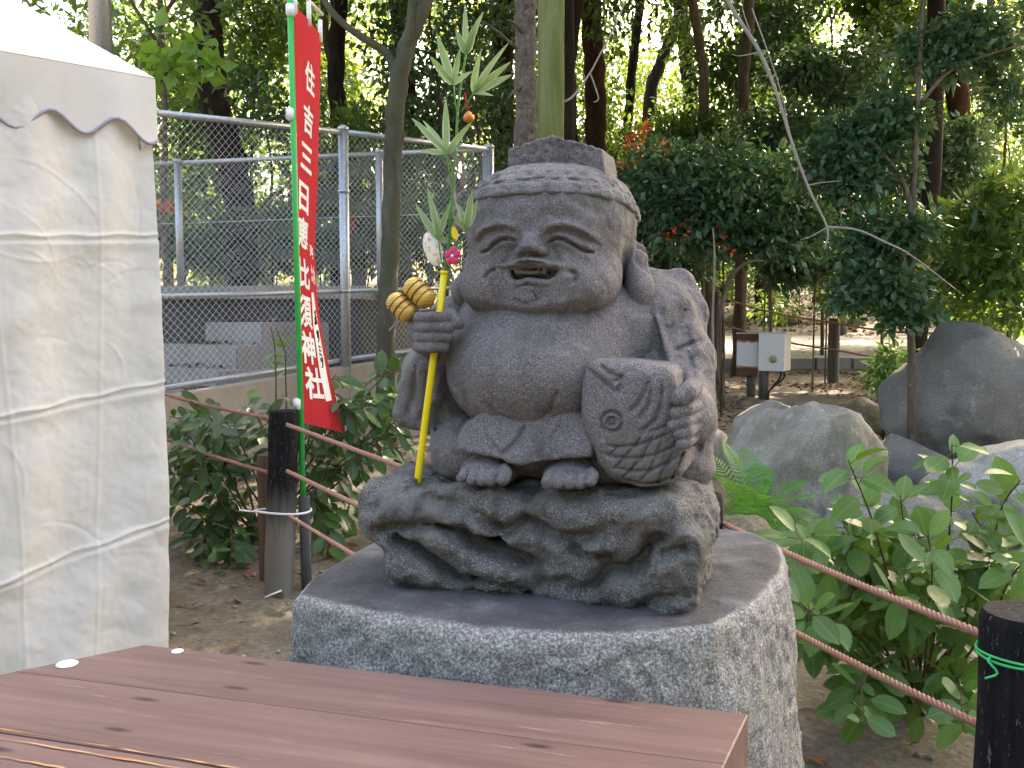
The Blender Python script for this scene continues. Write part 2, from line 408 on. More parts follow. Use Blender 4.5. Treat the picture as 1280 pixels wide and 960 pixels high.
def wood(name, c1, c2, c3, axis='x', scale=1.0, rough=0.55, wear=None, knots=True, spec=0.4):
    t = NT(name); sc = {'x': (1.2, 22, 22), 'z': (22, 22, 1.2)}[axis]; vec = t.map(tuple(v * scale for v in sc))
    g = t.noise(1.4, 6, 0.6, vec=vec, dist=0.6); h = t.noise(6, 5, 0.7, vec=vec); b = t.noise(4 * scale, 5, 0.6)
    c = t.ramp(g, [(0.3, c1), (0.5, c2), (0.72, c3)]); c = t.mix(t.ramp(h, [(0.5, 0.0), (0.8, 0.3)]), c, c1); c = t.mix(t.ramp(b, [(0.42, 0.0), (0.75, 0.35)]), c, tuple(0.75 * v for v in c2))
    if knots:
        k = t.voro(3.4 * scale, vec=t.map(tuple(v * scale for v in {'x': (.9, 3.2, 1), 'z': (3.2, 3.2, .9)}[axis])), dim='2D' if axis == 'x' else '3D')
        c = t.mix(t.ramp(k, [(0.0, 0.9), (0.03, 0.7), (0.07, 0.0)]), c, tuple(0.16 * v for v in c1))
    if wear:
        w = t.noise(2.6, 7, 0.72, vec=t.map((2.0, 26, 26) if axis == 'x' else (26, 26, 2.0))); c = t.mix(t.ramp(w, [(0.58, 0.0), (0.68, 0.6)]), c, wear)
    t.col(c); t.rough(rough, spec); n1 = t.bump(h, 0.25, 0.0015); t.bump(g, 0.25, 0.002, n1); return t.m
M['table'] = wood('stained_table_wood', (0.115, 0.066, 0.055), (0.17, 0.10, 0.086), (0.225, 0.145, 0.125), wear=(0.36, 0.28, 0.25), rough=0.55)
M['table_raw'] = wood('bare_worn_wood', (0.34, 0.12, 0.03), (0.5, 0.25, 0.08), (0.62, 0.4, 0.22), rough=0.7)
def black_post():
    t = NT('charred_black_post'); g = t.noise(2, 6, 0.7, vec=t.map((30, 30, 2.5))); sp = t.n('ShaderNodeSeparateXYZ'); t.l(t.co.outputs['Object'], sp.inputs[0])
    c = t.ramp(g, [(0.35, (0.006, 0.006, 0.008)), (0.6, (0.016, 0.016, 0.019)), (0.74, (0.045, 0.045, 0.05))])
    sc = t.noise(3, 7, 0.75, vec=t.map((60, 60, 14))); c = t.mix(t.ramp(sc, [(0.60, 0.0), (0.66, 0.8)]), c, (0.26, 0.26, 0.27))
    z = t.math('ADD', sp.outputs['Z'], t.math('MULTIPLY', g, 0.34)); c = t.mix(t.ramp(z, [(0.42, 0.95), (0.64, 0.0)]), c, (0.19, 0.18, 0.16))
    t.col(c); t.rough(0.8, 0.12); t.bump(g, 0.6, 0.004); return t.m
M['blackpost'] = black_post()
M['greypost'] = wood('grey_weathered_post', (0.06, 0.052, 0.045), (0.12, 0.105, 0.09), (0.2, 0.18, 0.16), 'z', rough=0.9, knots=False)
M['brownpost'] = wood('brown_post', (0.07, 0.045, 0.03), (0.12, 0.08, 0.055), (0.17, 0.12, 0.085), 'z', rough=0.8, knots=False)
def bark(name, c1, c2, c3, sc=14, zs=0.25, bump=0.9, moss=None):
    t = NT(name); g = t.noise(1, 7, 0.7, vec=t.map((sc, sc, sc * zs)), dist=0.8); f = t.noise(70, 4, 0.7); c = t.ramp(g, [(0.32, c1), (0.52, c2), (0.72, c3)])
    c = t.mix(t.math('MULTIPLY', f, 0.5), c, c1)
    if moss: c = t.mix(t.ramp(t.noise(5, 6, 0.65), [(0.4, 0.0), (0.62, 0.8)]), c, moss)
    t.col(c); t.rough(0.95, 0.2); t.bump(g, bump, 0.012); return t.m
M['bark_dark'] = bark('dark_bark', (0.014, 0.010, 0.008), (0.035, 0.026, 0.020), (0.07, 0.055, 0.042)); M['bark_red'] = bark('reddish_bark', (0.03, 0.014, 0.008), (0.075, 0.036, 0.02), (0.13, 0.07, 0.04))
M['bark_grey'] = bark('grey_green_bark', (0.055, 0.05, 0.036), (0.11, 0.10, 0.075), (0.175, 0.165, 0.125), 9, 0.3, 0.5, moss=(0.075, 0.085, 0.04)); M['bark_scaly'] = bark('scaly_bark', (0.06, 0.045, 0.035), (0.16, 0.13, 0.105), (0.30, 0.26, 0.22), 34, 0.8, 1.0)
M['bark_tan'] = bark('tan_bark', (0.08, 0.06, 0.04), (0.16, 0.125, 0.09), (0.26, 0.21, 0.16), 18, 0.2, 0.5); M['twig'] = flat('pale_twig', (0.30, 0.26, 0.22), 0.8, 0.25); M['stem'] = flat('brown_stem', (0.11, 0.07, 0.04), 0.7, 0.3)
M['moss_pole'] = bark('mossy_green_pole', (0.09, 0.11, 0.03), (0.15, 0.175, 0.06), (0.24, 0.24, 0.12), 10, 0.12, 0.4)
M['rock'] = stone('grey_boulder', (0.16, 0.145, 0.115), (0.32, 0.295, 0.245), (0.46, 0.43, 0.37), 110, lichen=(0.13, 0.135, 0.07), bump=0.6, big=2.2); M['rock_pale'] = stone('pale_boulder', (0.17, 0.165, 0.15), (0.43, 0.405, 0.355), (0.57, 0.545, 0.49), 120, lichen=(0.2, 0.19, 0.14), bump=0.5, big=2.5)
M['rock_dark'] = stone('dark_boulder', (0.095, 0.09, 0.08), (0.20, 0.19, 0.168), (0.30, 0.285, 0.255), 110, lichen=(0.15, 0.15, 0.145), bump=0.5, big=1.6); M['rock_moss'] = stone('mossy_stone', (0.06, 0.055, 0.035), (0.15, 0.13, 0.085), (0.26, 0.235, 0.18), 60, lichen=(0.07, 0.10, 0.018), bump=0.6, big=3.2)
def galv():
    t = NT('galvanised_steel'); v = t.noise(60, 4); c = t.ramp(v, [(0.3, (0.36, 0.37, 0.39)), (0.7, (0.56, 0.58, 0.6))]); t.col(c); t.rough(0.42); t.b.inputs['Metallic'].default_value = 0.75; return t.m
M['galv'] = galv(); M['wire'] = flat('fence_wire', (0.5, 0.51, 0.52), 0.45, 0.15, metal=0.4)
def canvas():
    t = NT('white_canvas'); f = t.noise(380, 2, 0.6); b = t.noise(2.6, 6, 0.65); s_ = t.noise(14, 6, 0.7); v = t.noise(2.0, 5, 0.6, vec=t.map((6, 6, 0.8)))
    c = t.ramp(b, [(0.3, (0.70, 0.655, 0.60)), (0.7, (0.80, 0.765, 0.72))]); c = t.mix(t.ramp(s_, [(0.58, 0.0), (0.76, 0.28)]), c, (0.5, 0.43, 0.34)); c = t.mix(t.ramp(v, [(0.5, 0.0), (0.75, 0.25)]), c, (0.6, 0.53, 0.44))
    t.col(c); t.rough(0.75, 0.3); n1 = t.bump(s_, 0.12, 0.006); t.bump(f, 0.1, 0.001, n1)
    tr = t.n('ShaderNodeBsdfTranslucent'); tr.inputs['Color'].default_value = (0.7, 0.66, 0.6, 1); ms = t.n('ShaderNodeMixShader'); ms.inputs[0].default_value = 0.18
    o = t.t.nodes['Material Output']; t.l(t.b.outputs[0], ms.inputs[1]); t.l(tr.outputs[0], ms.inputs[2]); t.l(ms.outputs[0], o.inputs['Surface']); return t.m
M['canvas'] = canvas(); M['canvas_trim'] = flat('grey_lilac_trim', (0.33, 0.30, 0.36), 0.8)
def cloth_red():
    t = NT('red_cloth'); f = t.noise(500, 2); b = t.noise(5, 4); t.col(t.mix(b, (0.42, 0.015, 0.022), (0.58, 0.03, 0.04))); t.rough(0.8, 0.2); t.bump(f, 0.15, 0.001)
    tr = t.n('ShaderNodeBsdfTranslucent'); tr.inputs['Color'].default_value = (0.75, 0.04, 0.05, 1); ms = t.n('ShaderNodeMixShader'); ms.inputs[0].default_value = 0.35
    o = t.t.nodes['Material Output']; t.l(t.b.outputs[0], ms.inputs[1]); t.l(tr.outputs[0], ms.inputs[2]); t.l(ms.outputs[0], o.inputs['Surface']); return t.m
M['red'] = cloth_red(); M['white'] = flat('white_print', (0.8, 0.79, 0.78), 0.7, 0.04); M['black'] = flat('black_ink', (0.02, 0.02, 0.02), 0.7); M['green_pole'] = flat('green_plastic', (0.01, 0.40, 0.07), 0.35, 0.06); M['green_string'] = flat('green_string', (0.03, 0.5, 0.16), 0.5)
M['yellow'] = flat('yellow_plastic', (0.86, 0.66, 0.01), 0.35, 0.04); M['rope'] = flat('reddish_rope', (0.36, 0.185, 0.14), 0.85, 0.25, 120, bump=0.4); M['white_plastic'] = flat('white_plastic', (0.82, 0.82, 0.84), 0.4, 0.03)
def rust():
    t = NT('rusty_white_paint'); b = t.noise(5, 6, 0.7); sp = t.n('ShaderNodeSeparateXYZ'); t.l(t.co.outputs['Generated'], sp.inputs[0]); z = sp.outputs['Z']
    e = t.math('ABSOLUTE', t.math('SUBTRACT', z, 0.52)); f = t.math('ADD', e, t.math('MULTIPLY', b, 0.22)); c = t.ramp(f, [(0.39, (0.72, 0.73, 0.74)), (0.42, (0.5, 0.2, 0.05)), (0.47, (0.11, 0.045, 0.025)), (0.8, (0.2, 0.085, 0.045))])
    t.col(c); t.rough(0.8); t.bump(b, 0.4, 0.01); return t.m
M['rust'] = rust(); M['boxwhite'] = flat('off_white_paint', (0.80, 0.79, 0.76), 0.45, 0.04, 6); M['boxside'] = flat('beige_paint', (0.52, 0.49, 0.42), 0.6, 0.1, 8); M['knob'] = flat('beige_plastic', (0.42, 0.36, 0.22), 0.5)  # box case and lid are beige, darker than the white door
# foliage
M['leaf_near'] = leafmat('shrub_leaf', (0.045, 0.13, 0.03), (0.12, 0.25, 0.05), 0.42, 0.22, vein=(0.16, 0.27, 0.09), wid=0.024); M['leaf_left'] = leafmat('dark_shrub_leaf', (0.022, 0.075, 0.025), (0.075, 0.165, 0.04), 0.36, 0.2, vein=(0.12, 0.2, 0.07), wid=0.027)
M['leaf_blue'] = leafmat('glossy_evergreen_leaf', (0.036, 0.092, 0.048), (0.08, 0.165, 0.078), 0.28, 0.22); M['leaf_mid'] = leafmat('evergreen_leaf', (0.04, 0.10, 0.026), (0.10, 0.18, 0.042), 0.36, 0.35)  # glossy evergreen: sky reflection partly put into its lighter, bluish colour
M['leaf_far'] = leafmat('sunlit_leaf', (0.07, 0.12, 0.02), (0.16, 0.20, 0.035), 0.5, 0.5, tcol=(0.55, 0.60, 0.08)); M['leaf_canopy'] = leafmat('canopy_leaf', (0.03, 0.075, 0.018), (0.06, 0.12, 0.03), 0.45, 0.25)
M['leaf_bright'] = leafmat('fresh_leaf', (0.09, 0.20, 0.03), (0.17, 0.31, 0.06), 0.45, 0.4); M['leaf_red'] = leafmat('vermilion_leaf', (0.55, 0.05, 0.015), (0.75, 0.14, 0.03), 0.5, 0.4, tcol=(0.9, 0.2, 0.05)); M['fern'] = leafmat('fern_green', (0.065, 0.23, 0.035), (0.14, 0.37, 0.07), 0.5, 0.3)
M['bamboo'] = leafmat('pale_bamboo_leaf', (0.12, 0.25, 0.06), (0.24, 0.36, 0.12), 0.45, 0.3, tcol=(0.4, 0.55, 0.2), vein=(0.4, 0.5, 0.3), wid=0.0062, edge=(0.52, 0.6, 0.46)); M['litter'] = leafmat('fallen_leaf', (0.085, 0.045, 0.025), (0.30, 0.20, 0.13), 0.8, 0.05, tcol=(0.2, 0.1, 0.05), spec=0.2); M['litter_orange'] = flat('orange_fallen_leaf', (0.24, 0.085, 0.03), 0.7, 0.3)
# ------------------------------------------------------------------ the statue on its pedestal
PZ = 0.81
_a, _b = onz(470, 730, PZ), onz(860, 768, PZ); _d = _b - _a
SYAW = math.atan2(_d.y, _d.x); EX = Vector((math.cos(SYAW), math.sin(SYAW), 0)); EYV = Vector((-EX.y, EX.x, 0))
SC = (_a + _b) / 2 + EYV * 0.165                     # centre of the statue's foot
def S(px, py, ys):
    r = ray(px, py); o = Vector((0, 0, EYE)) - SC; t = (ys - o.dot(EYV)) / r.dot(EYV); p = o + r * t
    return (p.dot(EX), ys, p.z)
def S2(pts, ys): return [(lambda q: (q[0], q[2]))(S(x, y, ys)) for x, y in pts]
def Z(pts, o, k): return [(o[0] + x / k, o[1] + y / k) for x, y in pts]

def statue():
    st = root('statue', 'dark grey stone statue of a laughing seated man holding a fish, on a granite pedestal', 'statue', SC, rotz=SYAW)
    # ---------------- figure: head, trunk, hands, feet
    v = Vol((-.215, -.205, .125), (.285, .14, .60), .0019)
    v.ell((-.015, -.026, .303), (.143, .140, .096), 0)                       # belly
    v.ell((-.01, .0, .37), (.128, .112, .07), .05)                           # chest
    v.ell((.0, .03, .25), (.14, .10, .10), .03)
    v.cap((.10, .02, .375), (.165, .03, .34), .06, .05, .04); v.cap((-.11, .02, .375), (-.15, .03, .34), .055, .045, .04)
    h = Vol((-.205, -.205, .36), (.205, .16, .64), .0018)
    h.box((-.009, .0, .482), (.113, .115, .090), .082)
    for sx in (-1, 1): h.ell((-.010 + sx * .060, -.056, .433), (.058, .068, .045), .03)
    h.ell((-.006, .0, .532), (.1262, .1252, .081), .012, pw=2.4)
    h.ell((0, -.075, .43), (.075, .05, .036), .03)
    h.ell((0, -.10, .405), (.04, .025, .012), .02)
    # brow ridge, eye sockets, lids
    fo = (570, 240); k = 5.3333
    bl = S2(Z([(110, 318), (180, 262), (260, 238), (330, 238), (405, 268)], fo, k), -.12)
    br = S2(Z([(600, 272), (660, 243), (740, 238), (820, 262), (905, 325)], fo, k), -.12)
    for b in (bl, br):
        h.stroke([(x, z + .004) for x, z in b], -.004, .006, -.05); h.stroke([(x, z - .003) for x, z in b], .0045, .0040, -.05)
    el = S2(Z([(145, 402), (200, 387), (250, 347), (300, 317), (350, 312), (395, 330)], fo, k), -.12)
    er = S2(Z([(610, 340), (660, 309), (710, 313), (770, 346), (830, 386), (885, 396)], fo, k), -.12)
    for e in (el, er):
        h.stroke([(x, z + .006) for x, z in e[1:]], -.004, .0052, -.05)
        h.stroke(e, .0085, .0018, -.05); h.stroke([(x, z - .0055) for x, z in e], -.003, .005, -.05)
    # nose
    nx, ny, nz = S(661, 312, -.135)
    h.ell((nx, -.122, nz + .003), (.0165, .028, .0105), .005); h.cap((nx, -.108, nz + .03), (nx, -.128, nz + .006), .0065, .0115, .012)
    for sx in (-1, 1): h.ell((nx + sx * .0155, -.116, nz - .001), (.0105, .020, .0085), .004)
    for sx in (-1, 1): h.ell((nx + sx * .0085, -.135, nz - .0085), (.0058, .010, .0042), .001, mode='sub')
    for sx in (-1, 1): h.stroke([(nx + sx * .022, nz + .012), (nx + sx * .033, nz - .006), (nx + sx * .043, nz - .022)], .003, .006, -.05)
    # mouth
    mp = S2(Z([(338, 500), (400, 507), (480, 504), (570, 506), (684, 498), (658, 560), (610, 595), (560, 590), (480, 578), (400, 598), (360, 570)], fo, k), -.13)
    h.prism(mp, -.2, -.104, .002, .0008, mode='sub')
    tp = S2(Z([(392, 545), (392, 520), (480, 516), (600, 520), (600, 545), (500, 552)], fo, k), -.122)
    h.prism(tp, -.122, -.09, .003, .001)
    for q in range(5):
        x = tp[0][0] + (tp[3][0] - tp[0][0]) * (q + 1) / 6; h.stroke([(x, tp[0][1] - .003), (x, tp[1][1] + .002)], .0016, .0012, -.10, -.13)
    h.stroke(S2(Z([(390, 612), (430, 610), (480, 592), (560, 604), (620, 612)], fo, k), -.13), -.005, .0042, -.05)
    h.stroke(S2(Z([(400, 640), (480, 618), (560, 640)], fo, k), -.13), .003, .004, -.05)
    for pts in ([(485, 458), (430, 462), (370, 480), (315, 488)], [(485, 458), (560, 462), (630, 482), (692, 488)]):
        q = S2(Z(pts, fo, k), -.135); h.stroke(q, -.0135, .0048, -.05); h.stroke([(x, z + .007) for x, z in q], .002, .002, -.05)
    for sx in (-1, 1):
        q = [S(661 + sx * dx, py, ys) for dx, py, ys in ((2, 327.5, -.134), (14, 328.5, -.133), (26, 331.5, -.129), (38, 332.0, -.122))]
        h.chain(q, [.0052, .0050, .0038, .0022], .002)
    h.stroke(S2(Z([(205, 585), (208, 555), (230, 530), (265, 520)], fo, k), -.12), .008, .003, -.04)
    h.stroke(S2(Z([(235, 590), (240, 560), (270, 545)], fo, k), -.12), -.003, .004, -.04)
    h.stroke(S2(Z([(750, 530), (790, 540), (803, 570), (785, 605)], fo, k), -.12), .008, .003, -.04)
    h.stroke(S2(Z([(735, 570), (770, 575)], fo, k), -.12), -.003, .006, -.04)
    h.stroke(S2(Z([(455, 640), (470, 735)], fo, k), -.13), -.007, .009, -.05)
    h.stroke(S2(Z([(110, 700), (250, 745), (460, 765), (700, 740), (900, 690)], fo, k), -.12), -.002, .006, -.03)
    for a in (-30, -20, -10, 0, 10, 20, 30):
        q0 = S(658 + a * .25, 359, -.132); q1 = S(658 + a * .5, 377 - abs(a) * .22, -.130); h.cap(q0, q1, .0030, .0038, .0006)
    h.noise(35, .0016, 2, 4.0)
    # ears
    for sx in (-1, 1):
        ox = -.009
        h.ell((ox + sx * .132, .020, .440), (.020, .038, .040), .002, rot=(0, -sx * .1, 0))
        h.ell((ox + sx * .139, .004, .427), (.020, .033, .031), .008)
        h.ell((ox + sx * .127, .026, .476), (.018, .028, .024), .006)
        ex = [(.012, .492), (-.004, .478), (-.002, .462)]
        yy, zz = np.meshgrid([0], [0])
        pl = [(.000, .455), (.0, .478), (.012, .491), (.03, .487), (.04, .468)]
        a = .121 if sx > 0 else -9; b = 9 if sx > 0 else -.139
        h.stroke(pl, .007, .0045, ymax=b, ymin=a, ax=(1, 2)); h.stroke([(.016, .47), (.012, .455), (.02, .445)], .006, .005, ymax=b, ymin=a, ax=(1, 2))
    # merge the head volume into the figure (resampled on the figure's grid)
    def headfn(p):
        q = (p - h.lo) / h.h; i = np.floor(q).astype(np.int32); t = q - i
        for c in range(3): i[..., c] = np.clip(i[..., c], 0, h.n[c] - 2)
        o = np.zeros(p.shape[:3], dtype=np.float32)
        for dx in (0, 1):
            for dy in (0, 1):
                for dz in (0, 1):
                    o += h.d[i[..., 0] + dx, i[..., 1] + dy, i[..., 2] + dz] * (t[..., 0] if dx else 1 - t[..., 0]) * (t[..., 1] if dy else 1 - t[..., 1]) * (t[..., 2] if dz else 1 - t[..., 2])
        return o
    v._op(headfn, h.lo + .0225, h.lo + (h.n - 1) * h.h - .0225, .002, 'add')
    # belly creases
    v.stroke(S2([(700, 488), (690, 505), (682, 522)], -.14), .006, .003, -.05); v.stroke(S2([(612, 505), (622, 518), (640, 528)], -.14), .004, .003, -.05)
    v.stroke(S2([(560, 440), (566, 480), (585, 505)], -.10), -.002, .01, -.02)
    # fist that holds the stick
    fz = .3675; fdx = .008
    v.ell((-.178 + fdx, -.100, fz), (.026, .034, .034), 0)
    v.cap((-.178 + fdx, -.075, fz - .01), (-.19, .01, .27), .026, .034, .02)
    for q in range(4):
        z = fz + .0205 - q * .0142; x1 = (-.134, -.129, -.131, -.136)[q]
        v.chain([(-.188 + fdx, -.112, z), (-.172 + fdx, -.141, z), (-.150 + fdx, -.148, z), (x1 + fdx, -.134, z)], [.0082, .0082, .008, .0074], .001)
    v.chain([(-.160 + fdx, -.10, fz + .024), (-.135 + fdx, -.115, fz + .022), (-.117 + fdx, -.128, fz + .012)], [.012, .0105, .009], .004)
    # hand on the fish
    hx = [((866, 484), (850, 497), .0125), ((868, 507), (845, 517), .0092), ((868, 520), (842, 532), .0092), ((867, 534), (848, 543), .0088), ((864, 548), (851, 556), .0078)]
    for (p, q, r) in hx:
        a = S(*p, -.130); b = S(*q, -.174); m = ((a[0] + b[0]) / 2 + .003, -.168, (a[2] + b[2]) / 2 + .001)
        v.chain([a, m, b], [r * 1.05, r, r * .88], .001)
    w = S(872, 520, -.085); v.ell((w[0] - .002, -.098, w[2]), (.022, .040, .040), .006); v.cap((w[0] - .004, -.09, w[2]), (.185, .03, .30), .028, .035, .02)
    # feet
    for (pts, ys, toes) in (([(605, 590)], -.125, [(575, 601), (588, 603), (601, 604), (613, 605), (627, 603)]), ([(710, 594)], -.125, [(683, 607), (697, 608), (711, 608), (725, 608), (738, 606)])):
        c = S(*pts[0], -.14); v.ell((c[0], -.110, c[2] - .001), (.042, .056, .025), 0); v.cap((c[0], -.11, c[2] + .008), (c[0], -.04, .20), .026, .04, .015)
        for i, q in enumerate(toes):
            tq = S(*q, -.186); rr = [.0085, .0092, .0097, .0103, .0115]
            r = rr[i] if pts[0][0] < 650 else rr[::-1][i]
            v.chain([(tq[0] * .85 + c[0] * .15, -.150, tq[2] + .012), (tq[0], -.168, tq[2] + .009), (tq[0], -.181, tq[2] + .003)], [r * .80, r * .82, r * .80], .0006, .004)
    v.noise(60, .0011, 3, 1.0)
    fig = put('figure', v.mesh('figure', M['statue']), st, True)
    # ---------------- robe: sleeves, shoulders, skirt
    r = Vol((-.30, -.19, .115), (.26, .19, .50), .0026)
    r.ell((.115, .065, .360), (.085, .09, .085), 0); r.ell((-.105, .055, .375), (.075, .085, .075), 0)
    r.ell((0, .075, .30), (.19, .085, .15), .03)
    r.chain([(.15, .045, .385), (.176, .03, .32), (.186, .01, .25), (.188, .0, .18)], [.055, .053, .047, .042], .03)      # sleeve over the fish arm
    r.cap((.19, .03, .20), (.195, .02, .165), .045, .04, .03); r.cap((.185, .0, .30), (.20, -.06, .255), .045, .033, .02)
    sl = S2([(524, 447), (556, 436), (566, 455), (563, 490), (552, 525), (540, 538), (507, 531), (497, 516), (508, 482)], -.045)
    r.prism(sl, -.085, .045, .022, .01); r.cap((-.17, .02, .37), (-.195, -.02, .30), .05, .045, .03)
    r.cap((.10, .09, .44), (.165, .10, .40), .035, .045, .02)                                                           # collar and bundle on the back
    q = S(848, 345, .10); r.chain([(q[0], .10, q[2] - .012), (q[0] + .004, .10, q[2] - .06), (q[0] + .0, .08, .30)], [.022, .034, .05], .02)
    q = S(822, 345, .08); r.ell((q[0], .075, q[2] - .03), (.026, .04, .034), .008)
    r.ell((-.165, .0, .275), (.05, .06, .06), .02); r.ell((-.012, .0, .198), (.158, .132, .058), .02); r.ell((-.115, -.045, .185), (.062, .085, .052), .03); r.ell((.10, -.03, .18), (.07, .09, .05), .03)
    hem = S2([(567, 556), (578, 561), (612, 569), (655, 577), (700, 574), (741, 570), (748, 548), (735, 520), (700, 505), (610, 505), (578, 530)], -.14)
    r.prism(hem, -.150, .0, .010, .006, shear=.55)
    for pl, am, w in (([(657, 530), (649, 548), (634, 566)], .008, .0028), ([(657, 530), (672, 546), (680, 562)], -.005, .006), ([(612, 545), (626, 560), (634, 566)], .005, .0025),
                      ([(700, 565), (690, 548), (700, 530)], .004, .004), ([(600, 548), (640, 570), (700, 568)], .0016, .003), ([(570, 505), (562, 540), (572, 556)], .004, .004)):
        r.stroke(S2(pl, -.14), am, w, -.06)
    for pl, am, w in (([(526, 455), (521, 490), (512, 520)], .006, .004), ([(540, 460), (537, 495), (528, 528)], .006, .004), ([(552, 470), (549, 500)], -.004, .005)):
        r.stroke(S2(pl, -.07), am, w, -.02)
    for pl, am, w, ys in (([(822, 392), (830, 415), (842, 445), (848, 470)], -.010, .006, .0), ([(818, 395), (824, 420), (834, 450), (840, 470)], .006, .004, .0),
                          ([(880, 425), (865, 430), (850, 437)], .006, .0028, .03), ([(857, 385), (853, 400), (846, 414)], .006, .005, .04), ([(838, 380), (838, 395), (842, 408)], -.006, .006, .03),
                          ([(862, 440), (872, 470), (876, 510), (876, 560)], .008, .004, .0), ([(850, 470), (858, 480), (868, 492), (872, 530), (870, 575)], .005, .004, -.03),
                          ([(868, 400), (872, 420), (880, 440)], -.005, .006, .04), ([(820, 355), (815, 365), (816, 378)], .005, .003, .05), ([(866, 455), (880, 480), (884, 540)], -.005, .006, .02)):
        r.stroke(S2(pl, ys), am, w, .12)
    r.noise(28, .0035, 3, 2.0); r.noise(110, .0012, 2, 5.0)
    put('robe', r.mesh('robe', M['statue']), st, True)
    # ---------------- fish
    f = Vol((.05, -.20, .135), (.26, -.0, .36), .0018)
    fp = S2([(733, 456), (742, 449), (790, 452), (834, 459), (842, 468), (844, 490), (851, 520), (858, 560), (855, 590), (840, 607), (802, 610), (766, 600), (748, 580), (738, 552), (728, 530), (726, 500), (728, 470)], -.15)
    f.prism(fp, -.160, -.02, .020); c = np.mean(fp, 0)
    f.bump((c[0], -.16, c[1]), (.05, .05, .06), -.009)
    fo = (710, 430); k = 5.05
    def fs(pts, am=.005, w=.0019): f.stroke(S2(Z(pts, fo, k), -.158), am, w, -.11)
    fs([(120, 155), (220, 225), (320, 305)], .0055, .0024); fs([(200, 132), (260, 180), (335, 210), (290, 240)], .0055, .0024); fs([(348, 190), (340, 250), (318, 305)], .005, .0026)
    fs([(285 + 66 * math.cos(t), 485 + 62 * math.sin(t)) for t in np.linspace(0, 6.28, 14)], .0055, .0022); fs([(285 + 28 * math.cos(t), 485 + 26 * math.sin(t)) for t in np.linspace(0, 6.28, 9)], .004, .002)
    fs([(285 + 46 * math.cos(t), 485 + 44 * math.sin(t)) for t in np.linspace(0, 6.28, 12)], -.003, .002)
    fs([(515, 228), (480, 320), (430, 395), (395, 425)], .006, .0028); fs([(522, 285), (515, 380), (470, 450), (455, 475)], .0055, .0028); fs([(592, 262), (592, 380), (560, 470), (500, 530), (455, 548)], .006, .0028)
    fs([(250, 640), (340, 645), (430, 636), (540, 605), (640, 565)]); fs([(215, 685), (300, 712), (420, 718), (540, 700), (660, 650), (720, 610)]); fs([(285, 780), (400, 800), (520, 798), (640, 745), (730, 690)])
    fs([(330, 850), (450, 885), (560, 880), (680, 835)]); fs([(470, 560), (560, 540), (640, 510)], .0045, .002)
    for pl in ([(275, 695), (322, 640)], [(300, 780), (355, 720), (440, 625), (470, 570)], [(345, 845), (400, 790), (480, 700), (545, 560)], [(450, 870), (520, 790), (560, 700), (590, 610)], [(560, 880), (600, 800), (660, 690)], [(640, 870), (690, 770), (720, 690)]): fs(pl, .0048, .0018)
    f.noise(60, .0012, 3, 9.0)
    put('fish', f.mesh('fish', M['statue']), st, True)
    # ---------------- cap with its crest
    c = Vol((-.165, -.165, .49), (.165, .165, .645), .0022)
    c.ell((-.006, .0, .532), (.1282, .1272, .084), 0, pw=2.4)
    def plane(p): return p[..., 2] - (.558 - .17 * (p[..., 1] + .12))
    P = c.pts(np.zeros(3, int), c.n); rel = plane(P)
    c.d -= .0016 * (1 / (1 + np.exp(np.clip((rel - .021) / .0012, -40, 40)))); c.d += .004 * np.exp(-((rel - .0225) / .0025) ** 2)
    _k = .004; _h = np.maximum(_k - np.abs(c.d + rel), 0) / _k; c.d = np.maximum(c.d, -rel) + _h * _h * _k * .25
    for row, (dz, n, ph) in enumerate(((.034, 26, 0), (.049, 20, .5))):
        for q in range(n):
            a = 2 * math.pi * (q + ph) / n; x, y = .118 * math.cos(a), .115 * math.sin(a); z = .558 - .17 * (y + .12) + dz
            for sc in (np.linspace(.75, 1.05, 24)):
                i = np.clip(((np.array((x * sc, y * sc, z)) - c.lo) / c.h).astype(int), 0, c.n - 1)
                if c.d[tuple(i)] > 0: c.bump((x * sc, y * sc, z), .0055, .008 if (q * 7 + row) % 5 else .003); break
    for q in range(60):
        a = 2 * math.pi * q / 60; x, y = .128 * math.cos(a) - .006, .127 * math.sin(a); c.bump((x, y, .558 - .17 * (y + .12) + .011), (.004, .004, .006), .0018 * (R.random() + .2))
    c.noise(90, .0013, 3, 3.0)
    put('cap', c.mesh('cap', M['statue']), st, True)
    g = Vol((-.10, -.09, .58), (.10, .07, .675), .0018)
    pt = S2([(635, 186), (690, 168.5), (752, 185), (757, 220), (634, 220)], -.045)
    g.prism(pt, -.045, .05, .0025)
    for x, z, rr in S_sw(pt): g.stroke([(x + rr * math.cos(t) * (1 - t / 16), z + rr * math.sin(t) * (1 - t / 16)) for t in np.linspace(0, 7.5, 12)], .0022, .0015, .0, taper=False)
    g.noise(150, .0009, 3, 8.0)
    put('cap_crest', g.mesh('cap_crest', M['statue']), st, True)
    # ---------------- rock seat
    b = Vol((-.30, -.215, -.01), (.275, .20, .20), .0028)
    b.box((.012, .0, .05), (.222, .163, .062), .03); b.box((-.012, .0, .108), (.243, .172, .044), .036, .03)
    b.ell((-.205, -.05, .122), (.062, .10, .034), .03); b.ell((-.225, -.03, .105), (.045, .09, .04), .03); b.ell((.19, .0, .115), (.048, .12, .035), .03)
    b.noise(7, .010, 3, 3.0)
    fo = (440, 560); k = 2.783
    def bs(pts, am=.03, w=.010, ys=-.165): b.stroke(S2(Z(pts, fo, k), ys), am, w, -.04)
    bs([(85, 290), (130, 272), (210, 262), (300, 268), (365, 290)], .022, .0075); bs([(365, 285), (430, 330), (500, 345), (560, 378), (635, 405)], .034, .011)
